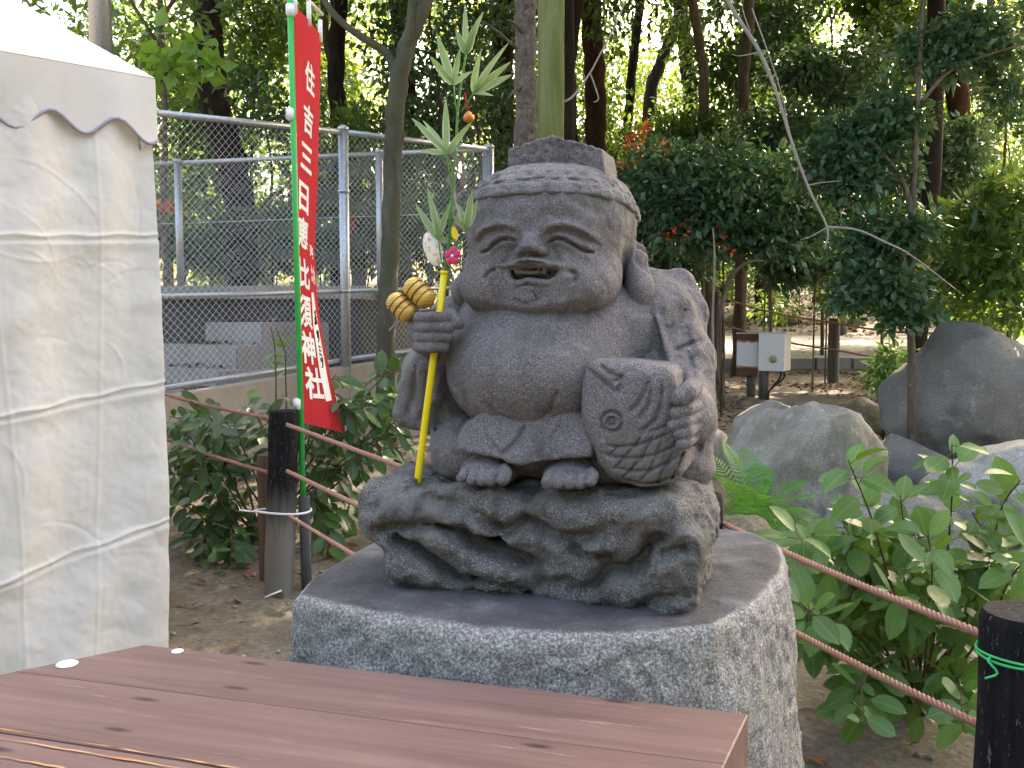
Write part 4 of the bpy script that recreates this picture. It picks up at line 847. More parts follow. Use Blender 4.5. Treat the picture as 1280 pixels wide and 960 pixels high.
    # --- vermilion leaves
    for i, (px, py, y, w, h_, n) in enumerate(((798, 190, 10.6, 16, 40, 230), (826, 196, 10.6, 9, 26, 130), (842, 285, 8.6, 20, 18, 24), (766, 205, 10.4, 6, 9, 50), (214, 260, 9.6, 22, 12, 70), (436, 285, 9.6, 10, 20, 60), (905, 300, 8.6, 18, 16, 14))):
        cl = clumps_px([(px + rg.uniform(-w, w) * .7, py + rg.uniform(-h_, h_) * .8, y + rg.uniform(-.2, .2), rg.uniform(4, 9)) for _ in range(12)]); b = ony(px, py, y)
        under(['red-orange leafed sapling beside the reddish brown trunk', 'smaller red-orange leafed sapling among dark green', 'red-orange leaves showing through the glossy shrub', 'tiny red-orange sprig by the cap of the statue', 'orange-leafed sprig behind the wire fence near the tent', 'orange-leafed sprig behind the fence post', 'red-orange sprig low among bare stems'][i], 'plant', 'red_leaf_plant', (b.x, b.y), cl, n, .058, 540 + i, 'leaf_red', [([ony(px, py, y)], .006)], asp=.55)
    # --- bright fresh leaves near the tent top
    b = ony(240, 300, 7.9); cl = clumps_px([(232, 70, 7.6, 34), (258, 66, 7.6, 24), (208, 78, 7.6, 28), (196, 55, 7.7, 26), (240, 94, 7.6, 20), (270, 84, 7.6, 16)])
    under('small tree with large fresh green leaves above the tent corner', 'tree', 'broadleaf_tree', (b.x - .9, b.y + 1.6), cl, 85, .16, 560, 'leaf_bright', [([ony(190, 250, 9), ony(195, 120, 8.2), ony(225, 75, 7.6)], .02)], asp=.75, upb=1.2)
    # --- far sunlit trees
    for i in range(12):
        px = 170 + i * 100 + rg.uniform(-20, 20); y = rg.uniform(30, 38); b = ony(px, 300, y); zb = g1(b.x, b.y); t = root('far_tree', 'sunlit yellow-green tree far behind the dark trunks', 'tree', (b.x, b.y, zb), 'sunlit trees far behind')
        limb(t, [(b.x, b.y, zb - .1), (b.x + .2, b.y, zb + 3), (b.x, b.y, zb + 7)], .2, .1, 'bark_dark', m=14)
        cl = [((b.x + rg.uniform(-2.0, 2.0), b.y + rg.uniform(-1.5, 1.5), zb + rg.uniform(.4, 13)), (lambda q: (q * 1.1, q, q * .8))(rg.uniform(.6, 1.2))) for _ in range(34)]
        crown(t, cl, 6500, .24, 600 + i, 'leaf_far')
    # --- added tall trees: crowns out of view, there to keep the sun off the statue
    for i, (x, y, h_) in enumerate(((5.6, 6.2, 6.6), (7.2, 9.0, 8.2), (4.72, 10.8, 8.6), (8.2, 4.4, 6.4), (.47, 10.6, 8.8), (9.6, 12, 10.0), (6.4, 7.4, 7.3))):
        zb = g1(x, y); t = root('sun_block_tree', 'tall broad tree added with its crown out of view to block the sun', 'tree', (x, y, zb), 'added sun-blocking trees')
        limb(t, [(x, y, zb - .1), (x + .15, y, zb + 3), (x, y, h_ - .5), (x - .2, y, h_ + 1)], .2 if i not in (2, 4) else .10, .09, 'bark_dark', m=20, n=12)
        rg2 = np.random.default_rng(900 + i); cl = [((x + {4: 1.1, 6: -2.3}.get(i, 0) + rg2.uniform(-2.3, 2.0), y + rg2.uniform(-2.0, 2.0), h_ + rg2.uniform(-.9, 1.7)), (lambda q: (q * 1.2, q * 1.2, q * .7))(rg2.uniform(.7, 1.2))) for _ in range(20)]
        crown(t, cl, 14000 if i in (1, 2, 4, 6) else 9000, .27, 910 + i, 'leaf_canopy', asp=.5)
    for i, (x, y) in enumerate(((-7.5, -5.5), (-3.8, -7), (0.3, -7.6), (4.2, -7), (7.8, -5), (10.5, -1))):  # unseen trees added behind the camera so the light comes more from above
        zb = g1(x, y); t = root('low_light_block_tree', 'broad unseen evergreen tree added behind the camera to cut low light', 'tree', (x, y, zb), 'added light-blocking trees behind the camera')
        limb(t, [(x, y, zb - .1), (x + .1, y, zb + 2), (x, y, zb + 4.4)], .16, .08, 'bark_dark', m=14, n=10)
        rg2 = np.random.default_rng(950 + i); cl = [((x + rg2.uniform(-2.0, 2.0), y + rg2.uniform(-.9, .9), zb + rg2.uniform(.5, 4.6)), (lambda q: (q * 1.2, q, q * .9))(rg2.uniform(.7, 1.1))) for _ in range(22)]
        crown(t, cl, 6000, .26, 960 + i, 'leaf_canopy', asp=.5)
    # --- dead twigs
    t = root('bare_branch', 'bare pale dead branch hanging down across the shrubs', 'branch', ony(1035, 290, 5.2))
    limb(t, pxpath([(880, -70, 5.2), (912, 5, 5.2), (948, 62, 5.2), (972, 120, 5.2), (992, 185, 5.2), (1012, 238, 5.2), (1034, 285, 5.2), (1031, 312, 5.2)]), .013, .005, 'twig', 'limb', 7, 40); limb(t, pxpath([(1034, 284, 5.2), (1070, 287, 5.2), (1105, 302, 5.2), (1140, 320, 5.25), (1195, 362, 5.3)]), .007, .004, 'twig', 'twig', 6, 20)
    for pts in ([(950, 65), (925, 70), (915, 68)], [(1008, 232), (1030, 228), (1052, 226)], [(938, 40), (930, 18), (924, -10)], [(1034, 284), (1015, 295), (1000, 300)], [(940, 10), (975, 110), (990, 180), (1005, 215)]): limb(t, pxpath([(x, y, 5.2) for x, y in pts]), .004, .002, 'twig', 'twig', 5, 8)
    t = root('bare_branch', 'bare twig crossing beside the mossy pole', 'branch', ony(720, 125, 4.6)); limb(t, pxpath([(690, 126, 4.52), (712, 124, 4.55), (735, 95, 4.6), (750, 68, 4.6), (770, 30, 4.6), (790, -20, 4.6)]), .006, .003, 'twig', 'limb', 6, 20); limb(t, pxpath([(738, 92, 4.6), (745, 112, 4.6), (748, 124, 4.6), (742, 128, 4.6)]), .004, .003, 'twig', 'twig', 6, 12)
    t = root('bare_sapling', 'white bare stem standing behind the statue shoulder', 'sapling', (ony(890, 430, 8.6).x, 8.6, g1(2, 8.6))); b = ony(893, 420, 8.6); limb(t, [Vector((b.x, b.y, g1(b.x, b.y) - .05)), ony(891, 400, 8.6), ony(893, 345, 8.6), ony(893, 310, 8.6), ony(891, 285, 8.6)], .014, .006, 'twig', 'limb', 6, 14); limb(t, pxpath([(900, 400, 8.6), (903, 380, 8.6), (915, 345, 8.6), (935, 328, 8.6), (955, 326, 8.6)]), .02, .01, 'bark_tan', 'branch', 6, 14)
# ------------------------------------------------------------------ fences, stairs
def chainlink(parent, p0, p1, zb0, zb1, zt0, zt1, pitch=.052, r=.0012):
    p0 = Vector(p0); p1 = Vector(p1); L = (p1 - p0).length; d = (p1 - p0) / L; mb = MB(); nrm = Vector((-d.y, d.x, 0))
    def zb(s): return zb0 + (zb1 - zb0) * s / L
    def zt(s): return zt0 + (zt1 - zt0) * s / L
    H = max(zt0 - zb0, zt1 - zb1); V = []; F = []
    for sgn in (1, -1):
        s = -2 * H
        while s < L + 2 * H:
            q0, q1 = 0.0, 9.0; x0 = s if sgn > 0 else s + H                  # exact clipping to the panel
            if sgn > 0: q0 = max(q0, -x0); q1 = min(q1, L - x0)
            else: q0 = max(q0, x0 - L); q1 = min(q1, x0)
            k0 = (zt0 - zb0) / 1.0; kk = ((zt1 - zb1) - (zt0 - zb0)) / L     # height of the panel at x
            den = 1 - kk * sgn; q1 = min(q1, (k0 + kk * x0) / den)
            if q1 - q0 > .01:
                pp = [p0 + d * (x0 + sgn * q) + Vector((0, 0, zb(x0 + sgn * q) + q)) + nrm * (.0015 * sgn) for q in (q0, q1)]; mb.tube(pp, r, 3, cap=False)
            s += pitch
    o = mb.build('wire_mesh', M['wire'], parent, smooth=False); o['kind'] = 'stuff'
def rod(parent, name, a, b, r, mat='galv', n=10): return MB().tube([a, b], r, n).build(name, M[mat], parent)
def fences():
    A = [ony(110, 132, 5.25), ony(195, 141, 5.7), ony(429, 165, 6.95), ony(612, 187, 8.25)]
    bot = [ony(110, 500, 5.25), ony(195, 487, 5.7), ony(429, 450, 6.95), ony(612, 425, 8.25)]
    t = root('mesh_fence', 'galvanised chain-link fence in front of the concrete steps', 'fence', (A[2].x, A[2].y, bot[2].z - .5), 'chain-link fences')
    for i in range(3): rod(t, 'top_rail', A[i], A[i + 1], .021)
    mid = [ony(110, 378, 5.25), ony(195, 371, 5.7), ony(429, 364, 6.95), ony(612, 358, 8.25)]
    for i in range(3):
        rod(t, 'middle_rail', mid[i], mid[i + 1], .017); rod(t, 'bottom_rail', bot[i], bot[i + 1], .018)
        chainlink(t, (A[i].x, A[i].y, 0), (A[i + 1].x, A[i + 1].y, 0), bot[i].z, bot[i + 1].z, A[i].z, A[i + 1].z)
    for i in (2, 3):
        p = rod(t, 'post', Vector((A[i].x, A[i].y, bot[i].z - .45)), Vector((A[i].x, A[i].y, A[i].z + .02)), .038, n=14); MB().lathe([(.042, -.01), (.042, .012), (.02, .03), (.002, .032)], 14, Matrix.Translation((A[i].x, A[i].y, A[i].z + .02))).build('post_cap', M['galv'], p)
        for z in ((A[i].z * .63 + mid[i].z * .37), mid[i].z): MB().tube([(A[i].x, A[i].y, z - .012), (A[i].x, A[i].y, z + .012)], .044, 14).build('clamp', M['galv'], p)
    B = [ony(130, 207, 8.75), ony(222, 204, 8.6), ony(474, 192, 8.35), ony(608, 187, 8.28)]; zb = 1.40
    t = root('mesh_fence', 'bright-railed chain-link fence standing on the concrete platform', 'fence', (B[1].x, B[1].y, zb), 'chain-link fences')
    for i in range(3):
        rod(t, 'top_rail', B[i], B[i + 1], .021); rod(t, 'wire', B[i] - Vector((0, 0, .55)), B[i + 1] - Vector((0, 0, .55)), .004); chainlink(t, (B[i].x, B[i].y, 0), (B[i + 1].x, B[i + 1].y, 0), zb + .03, zb + .03, B[i].z, B[i + 1].z)
    for i in (1, 2, 3):
        q = B[i]
        p = rod(t, 'post', Vector((q.x, q.y, zb - .1)), q + Vector((0, 0, .015)), .034, n=12); MB().lathe([(.038, -.01), (.038, .012), (.02, .026), (.002, .028)], 12, Matrix.Translation((q.x, q.y, q.z + .015))).build('post_cap', M['galv'], p)
    # footing wall under the front fence
    for i in range(3):
        a, b = bot[i], bot[i + 1]; d = Vector((b.x - a.x, b.y - a.y, 0)); L = d.length; ang = math.atan2(d.y, d.x); c = (a + b) / 2
    w = root('footing_wall', 'low beige concrete wall carrying the front wire fence', 'wall', (A[2].x, A[2].y, .2))
    for i in range(3):
        a, b = bot[i], bot[i + 1]; d = Vector((b.x - a.x, b.y - a.y, 0)); ang = math.atan2(d.y, d.x); n_ = Vector((-math.sin(ang), math.cos(ang), 0)) * .07
        mb = MB(); lo = -.05; q = [(a - n_, a.z - .05), (b - n_, b.z - .05), (b + n_, b.z - .05), (a + n_, a.z - .05)]
        gap = d.normalized() * .004
        q[0] = (q[0][0] + gap, q[0][1]); q[3] = (q[3][0] + gap, q[3][1]); q[1] = (q[1][0] - gap, q[1][1]); q[2] = (q[2][0] - gap, q[2][1])
        vs_ = [(p.x, p.y, lo) for p, z in q] + [(p.x, p.y, z) for p, z in q]
        mb.add(vs_, [(3, 2, 1, 0), (4, 5, 6, 7), (0, 1, 5, 4), (1, 2, 6, 5), (2, 3, 7, 6), (3, 0, 4, 7)]).build('wall_section', M['concrete_warm'], w, smooth=False)
def stairs():
    # platform with its retaining wall; the stair climbs to it
    pl = root('concrete_platform', 'dark weathered concrete platform at the head of the steps', 'platform', (-3, 8.4, 0))
    MB().box((-3.42, 8.32, .70), (2.17, .60, .66), bev=.01).build('retaining_wall', M['concrete_dark'], pl, smooth=False); MB().box((-3.43, 8.30, 1.395), (2.20, .65, .055), bev=.008).build('top_slab', M['concrete'], pl, smooth=False)
    st = root('concrete_steps', 'pale concrete steps littered with dry leaves behind the fence', 'steps', (-2.6, 7.0, .2))
    a = math.radians(-40); Mr = Matrix.Rotation(a, 3, 'Z')
    top = [(328, 403, 7.2), (296, 433, 6.98), (272, 464, 6.76), (265, 491, 6.55)]
    for i, (px, py, y) in enumerate(top):
        c = ony(px, py, y); zt = c.z; w = 1.25; dep = .66 if i == 0 else .45
        ctr = Vector((c.x, c.y, 0)) + Mr @ Vector((-w / 2, dep / 2, 0)); h_ = (zt + .1) / 2
        MB().box((ctr.x, ctr.y, zt - h_), (w / 2 - .002 * i, dep / 2, h_), Mr, bev=.012).build('step', M['concrete'], st, smooth=False)
    litter_patch('step_leaves', 'dry fallen leaves lying on the concrete steps', [(Vector((ony(px, py, y).x, y, ony(px, py, y).z)) + Mr @ Vector((-.22 - .2 * k, .13, .0)), .22, .12) for (px, py, y) in top for k in range(4)], 300, .055, 77)
def litter_patch(name, label, spots, n, size, seed):
    rg = np.random.default_rng(seed); V = []; 
    k = rg.integers(0, len(spots), n); C = np.array([tuple(s_[0]) for s_ in spots])[k]; rx = np.array([s_[1] for s_ in spots])[k]; ry = np.array([s_[2] for s_ in spots])[k]
    P = C + np.stack([rg.normal(size=n) * rx * .5, rg.normal(size=n) * ry * .5, rg.random(n) * .02 + .004], -1); V, F = leaves_at(P, size, rg); o = put(name, mesh_np(name, V, F, M['litter'], smooth=False)); tag(o, label, 'leaves', kind='stuff'); return o
def leaves_at(P, size, rg):
    n = len(P); a = rg.random(n) * 6.28; ax = np.stack([np.cos(a), np.sin(a), rg.normal(size=n) * .22], -1); nn = np.stack([rg.normal(size=n) * .35, rg.normal(size=n) * .35, np.ones(n)], -1); nn -= ax * (nn * ax).sum(1)[:, None]; nn /= np.linalg.norm(nn, axis=1)[:, None]; sd = np.cross(ax, nn)
    L = (size * rg.uniform(.6, 1.3, n))[:, None]; W = L * .26
    V = np.stack([P - ax * L * .5, P - ax * L * .1 + sd * W + nn * W * .5, P + ax * L * .5 + nn * L * .12, P - ax * L * .1 - sd * W + nn * W * .5], 1).reshape(-1, 3); b = np.arange(n)[:, None] * 4
    return V, np.concatenate([b + np.array([0, 1, 2]), b + np.array([0, 2, 3])], 1).reshape(-1, 3)
def litter():
    rg = np.random.default_rng(9)
    n = 5200; x = rg.uniform(-2.6, 2.6, n); y = 1.5 + 5.0 * rg.random(n) ** 1.3; m = fbm(np.stack([x, y, 0 * x], -1), 1.3, 3) > rg.uniform(-.6, .5, n); x, y = x[m], y[m]; n = len(x); rr = .0035 + .010 * rg.random(n) ** 3
    oct_ = np.array([(1, 0, 0), (0, 1, 0), (-1, 0, 0), (0, -1, 0), (0, 0, .8), (.0, .0, -.6)]); C = np.stack([x, y, gz(x, y) + rr * .3], -1); an = rg.random(n) * 6.28; V = oct_[None] * rr[:, None, None] * rg.uniform(.7, 1.4, (n, 6, 1)); ca, sa = np.cos(an)[:, None], np.sin(an)[:, None]; V = np.stack([V[..., 0] * ca - V[..., 1] * sa, V[..., 0] * sa + V[..., 1] * ca, V[..., 2]], -1) + C[:, None]
    tri = np.array([(0, 1, 4), (1, 2, 4), (2, 3, 4), (3, 0, 4), (1, 0, 5), (2, 1, 5), (3, 2, 5), (0, 3, 5)]); F = (np.arange(n)[:, None, None] * 6 + tri[None]).reshape(-1, 3); tag(put('gravel', mesh_np('gravel', V.reshape(-1, 3), F, M['rock'], smooth=False)), 'small loose pebbles scattered on the bare soil', 'gravel', kind='stuff')
    def patch(name, x0, x1, y0, y1, n, size, label):
        x = rg.uniform(x0, x1, n); y = rg.uniform(y0, y1, n); dens = fbm(np.stack([x, y, 0 * x], -1), .9, 3); m = dens > rg.uniform(-.7, .6, n); x, y = x[m], y[m]
        P = np.stack([x, y, gz(x, y) + .008 + rg.random(len(x)) * .012], -1); V, F = leaves_at(P, size, rg); o = put(name, mesh_np(name, V, F, M['litter'], smooth=False)); tag(o, label, 'leaves', kind='stuff')
    patch('fallen_leaves', -4, 4, 1.6, 8, 2600, .055, 'brown fallen leaves on the soil near the pedestal'); patch('fallen_leaves', 1.4, 7, 7, 13.9, 7000, .075, 'dense brown leaf litter before the kerb'); patch('fallen_leaves', 0, 12, 19.7, 27, 9000, .12, 'dark leaf litter on the slope beyond the path'); patch('fallen_leaves', 1, 10, 14.2, 19.6, 450, .09, 'few dry leaves on the sandy path')
    for i, (px, py, L) in enumerate(((1030, 952, .07), (1056, 958, .06), (1012, 944, .05), (1078, 950, .055), (305, 725, .11), (292, 718, .09), (1022, 888, .06), (1178, 880, .05), (1190, 850, .05))):
        p = onz(px, py, 0.02); o = put('fallen_leaf', leaf_mesh(L, L * .42, .3, .5, M['litter_orange'] if i < 6 else M['litter']), None); o.location = (p.x, p.y, g1(p.x, p.y) + .012); o.rotation_euler = (R.uniform(-.3, .3), R.uniform(-.3, .3), R.uniform(0, 6)); tag(o, 'curled orange-brown fallen leaf on bare soil' if i < 6 else 'pale dry fallen leaf on the soil under the leafy shrub', 'leaf', 'single fallen leaves' if i < 6 else 'pale fallen leaves under the shrub')
_lm = {}
def leaf_mesh(L, W, fold, curl, mat, rows=6, p=.8, key=None, peak=.45):
    k = (round(L, 4), round(W, 4), fold, curl, mat.name, rows, p, peak)
    if k in _lm: return _lm[k]
    V = []; F = []
    for i in range(rows + 1):
        t = i / rows; q = t ** (math.log(.5) / math.log(peak)); w = W / 2 * math.sin(math.pi * min(max(q, .0), 1)) ** p + .0006; ca = curl * t * t; y = L * (math.sin(curl * t) / curl if abs(curl) > 1e-3 else t); z = -L * curl * t * t * .45
        for sx in (-1, 0, 1): V.append((sx * w, y, z + abs(sx) * w * fold))
    for i in range(rows):
        for j in (0, 1): a = i * 3 + j; F.append((a, a + 1, a + 4, a + 3))
    me = mesh_np('leaf', np.array(V), F, mat); _lm[k] = me; return me
def orient(dirv, nrm):
    y = Vector(dirv).normalized(); z = Vector(nrm); z = (z - y * z.dot(y)).normalized(); x = y.cross(z); return Matrix((x, y, z)).transposed().to_4x4()
def leafy_shrub(name, label, base, stems, per, L, W, mat, seed, droop=.35, stem_r=.006, face=.5):
    rg = random.Random(seed); t = root(name, label, 'shrub', base); cnt = 0
    meshes = [leaf_mesh(L * s_, W * s_ * q, fo_, c, M[mat], p=pw, peak=pk) for s_, c, q, fo_, pw, pk in ((1, .35, 1, .22, .62, .47), (.85, .2, 1.1, .12, .6, .5), (1.12, .6, .95, .3, .66, .45), (.62, .3, 1.05, .2, .6, .5), (.95, .9, 1, .35, .64, .46), (.45, .25, 1, .3, .65, .5), (1.05, -.25, 1.05, .15, .6, .48))]
    for st in stems:
        P = spline(st, 30); MB().tube(P, lerp_list([stem_r, stem_r * .35], 30), 6).build('stem', M['stem'], t)
        for k in range(per):
            f = .30 + .70 * (k + rg.random() * .7) / per; i = min(int(f * 29), 28); p = P[i].lerp(P[i + 1], rg.random()); T = (P[i + 1] - P[i]).normalized()
            ang = k * 2.4 + rg.uniform(-.5, .5); u = T.orthogonal().normalized(); w = T.cross(u); out = u * math.cos(ang) + w * math.sin(ang)
            d = (out * 1.0 + T * .55 + Vector((rg.uniform(-.3, .3), rg.uniform(-.3, .3), -droop))).normalized(); n = Vector((rg.uniform(-.6, .6), -face + rg.uniform(-.5, .5), 1.0))
            # a short side twig carries some leaves away from the stem
            off = d * rg.uniform(.0, .045) * (L / .08)
            o = put('leaf', meshes[rg.randrange(7)], t); o.matrix_basis = Matrix.Translation(p + off * .6) @ orient(d, n); cnt += 1
            if off.length > .015: MB().tube([p, p + off * .62], .0012, 4, cap=False).build('twig', M['stem'], t)
    return t
def shrubs():
    b = onz(1150, 890, 0); b.z = g1(b.x, b.y); Z0 = (b.x, b.y, b.z - .02)
    def st(pts, y1): m = len(pts); return [Vector(Z0)] + [ony(x, y, b.y + (y1 - b.y) * (i + 1) / m) for i, (x, y) in enumerate(pts)]
    S_ = [st([(1120, 760), (1090, 650), (1060, 575)], 2.25), st([(1180, 720), (1190, 620), (1190, 555)], 2.3), st([(1070, 740), (1020, 680), (992, 672)], 2.2), st([(1230, 720), (1250, 640), (1275, 600)], 2.3), st([(1080, 800), (1035, 775), (1005, 765)], 2.1), st([(1230, 790), (1265, 720), (1295, 690)], 2.2), st([(1110, 830), (1080, 850), (1078, 905)], 2.2), st([(1150, 780), (1135, 690), (1125, 620)], 2.4), st([(1190, 850), (1200, 860), (1205, 910)], 2.2), st([(1220, 740), (1235, 680), (1215, 640)], 2.5), st([(1160, 790), (1165, 720), (1160, 665)], 2.1), st([(1110, 770), (1075, 700), (1048, 640)], 2.5)]
    leafy_shrub('leafy_shrub', 'shrub with large oval bright green leaves behind the twisted rope', Z0, S_, 24, .090, .050, 'leaf_near', 21, droop=.15, stem_r=.0045)
    S2_ = [[Vector((p.x + .05 * math.sin(k * 2.1 + i) + .04, p.y + .16, p.z * .72 + .02 * math.cos(k * 3))) for i, p in enumerate(q)] for k, q in enumerate(S_)]
    leafy_shrub('leafy_shrub', 'second oval-leaved shrub growing through the first behind the rope', (Z0[0], Z0[1] + .16, Z0[2]), S2_, 24, .090, .050, 'leaf_near', 31, droop=.3, stem_r=.0045)
    S3_ = [[Vector((p.x + .06 * math.cos(k * 1.7 + i) + .07, p.y + .30, p.z * .62 + .03 * math.sin(k * 2.2))) for i, p in enumerate(q)] for k, q in enumerate(S_)]
    leafy_shrub('leafy_shrub', 'third oval-leaved shrub filling the gap between rope and boulders', (Z0[0], Z0[1] + .30, Z0[2]), S3_, 22, .092, .050, 'leaf_near', 34, droop=.3, stem_r=.0045)
    b2 = onz(325, 690, 0); b2.z = g1(b2.x, b2.y); Z1 = (b2.x, b2.y, b2.z - .02)
    def sl(pts, y1): m = len(pts); return [Vector(Z1)] + [ony(x, y, b2.y + (y1 - b2.y) * (i + 1) / m) for i, (x, y) in enumerate(pts)]
    S_ = [sl([(290, 600), (250, 535), (212, 520)], 4.3), sl([(280, 625), (245, 600), (212, 590)], 4.3), sl([(300, 640), (265, 640), (245, 672)], 4.3), sl([(340, 580), (325, 530), (310, 505)], 4.5), sl([(385, 600), (420, 540), (470, 480), (500, 462)], 4.4), sl([(400, 600), (450, 560), (508, 540)], 4.3), sl([(390, 610), (415, 630), (412, 675)], 4.4), sl([(370, 560), (395, 500), (420, 468)], 4.3), sl([(430, 580), (475, 525), (515, 492)], 4.5), sl([(300, 580), (262, 560), (215, 555)], 4.6), sl([(285, 590), (275, 545), (262, 520)], 4.2), sl([(400, 560), (430, 510), (455, 500)], 4.3), sl([(300, 650), (290, 660), (285, 690)], 4.2)]
    leafy_shrub('leafy_shrub', 'spreading dark green shrub around the black post and banner foot', Z1, S_, 22, .125, .056, 'leaf_left', 22, droop=.5, stem_r=.006)
    S2_ = [[p + Vector((.06 * math.sin(k * 2.1 + i), .2, -.04 + .05 * math.cos(k * 3))) for i, p in enumerate(q)] for k, q in enumerate(S_)]
    leafy_shrub('leafy_shrub', 'dark drooping shrub right behind the shrub at the black post', (Z1[0], Z1[1] + .2, Z1[2]), S2_, 22, .12, .054, 'leaf_left', 32, droop=.6, stem_r=.006)
    S3_ = [[p + Vector((.05 * math.sin(k * 1.3 + i + 2), -.12, -.05 + .05 * math.cos(k * 2.2))) for i, p in enumerate(q)] for k, q in enumerate(S_)]
    leafy_shrub('leafy_shrub', 'dark drooping shrub in front of the others beside the brown post', (Z1[0], Z1[1] - .12, Z1[2]), S3_, 16, .115, .052, 'leaf_left', 33, droop=.6, stem_r=.005)
    # yellowish sapling behind the post
    b3 = ony(352, 520, 4.9); t = root('young_plant', 'two thin upright stems with few yellowish leaves behind the black post', 'plant', (b3.x, b3.y, g1(b3.x, b3.y)))
    for pts in ([(346, 520), (345, 470), (343, 430), (338, 408)], [(358, 520), (357, 470), (356, 440), (345, 410)]):
        P = spline([Vector((b3.x, b3.y, g1(b3.x, b3.y)))] + [ony(x, y, 4.9) for x, y in pts], 16); MB().tube(P, lerp_list([.006, .003], 16), 5).build('stem', M['stem'], t)
        for k in range(5):
            o = put('leaf', leaf_mesh(.075, .032, .2, .4, M['leaf_bright']), t); o.matrix_basis = Matrix.Translation(P[8 + k + (k > 2)]) @ orient(Vector((R.uniform(-1, 1), R.uniform(-.6, .2), R.uniform(-.3, .4))), Vector((0, -.5, 1)))
    # fern
    b4 = ony(945, 655, 4.3); base = Vector((b4.x, b4.y, g1(b4.x, b4.y))); base.z = max(base.z, b4.z - .12); t = root('fern', 'bright green fern arching in front of the grey boulder', 'fern', base)
    tips = [(1012, 640, 3.75), (975, 662, 3.6), (945, 672, 3.5), (1022, 645, 3.9), (900, 668, 3.6), (1022, 618, 4.2), (1005, 600, 4.35), (880, 585, 4.2), (905, 552, 4.4), (930, 560, 4.6), (960, 600, 4.3), (1000, 640, 4.1), (1015, 655, 4.0), (980, 625, 4.0), (890, 625, 3.9), (915, 600, 4.0), (940, 615, 3.9), (875, 560, 4.5), (965, 650, 3.85), (990, 665, 3.95), (925, 640, 3.8), (905, 645, 3.85), (950, 580, 4.5)]
    for i, (px, py, y) in enumerate(tips):
        tip = ony(px, py, y); mid = (base + tip) / 2 + Vector((0, 0, .10)); P = spline([base, mid, tip], 26); mb = MB(); mb.tube(P, lerp_list([.003, .001], 26), 4, cap=False); fr = mb
        for k in range(5, 26):
            f = (k - 4) / 22; wl = .095 * math.sin(math.pi * min(1, f * .9 + .12)) ** .8 + .004; T = (P[min(k + 1, 25)] - P[k - 1]).normalized(); sd = T.cross(Vector((0, 0, 1))).normalized()
            for s_ in (-1, 1):
                d = (sd * s_ + T * .45 + Vector((0, 0, -.12))).normalized(); w_ = T * .0078; a = P[k]; b_ = a + d * wl * .5; c = a + d * wl
                fr.add([a - w_ * .3, a + w_ * .3, b_ + w_ * .62, c, b_ - w_ * .62], [(0, 1, 2, 4), (4, 2, 3)])
        fr.build('frond', M['fern'], t, smooth=False)
# ------------------------------------------------------------------ posts and ropes
def rope_mesh(P, r, twist, n=None, strands=3):
    L = sum((P[i + 1] - P[i]).length for i in range(len(P) - 1)); n = n or int(L / (twist / 9)); n = min(n, 420); Q = spline(P, n); mb = MB()
    for s_ in range(strands):
        path = []
        for i in range(n):
            T = (Q[min(i + 1, n - 1)] - Q[max(i - 1, 0)]).normalized(); u = Vector((0, 0, 1)); u = (u - T * u.dot(T)).normalized(); w = T.cross(u); a = 2 * math.pi * (i / n * L / twist + s_ / strands); path.append(Q[i] + (u * math.cos(a) + w * math.sin(a)) * r * .56)
        mb.tube(path, r * .50, 7)
    return mb
def sag(a, b, s_): a = Vector(a); b = Vector(b); return [a, a.lerp(b, .25) - Vector((0, 0, s_ * .75)), a.lerp(b, .5) - Vector((0, 0, s_)), a.lerp(b, .75) - Vector((0, 0, s_ * .75)), b]
def post_mesh(b, h, r, seed, mat, name='wooden_post', lean=(0, 0)):
    rg = random.Random(seed); P = [Vector((lean[0] * i / 24, lean[1] * i / 24, -.12 + (h + .12 - .012) * i / 24)) for i in range(25)]
    mb = MB(); n = 22; rr = [r * (1 + .02 * math.sin(i * .9 + seed)) for i in range(25)]; vs_ = []
    mb.tube(P + [P[-1] + Vector((0, 0, .012)), ], rr + [r * .93], n); o = mb.build(name, M[mat]); auto_smooth(o, 50); o.location = b; return o
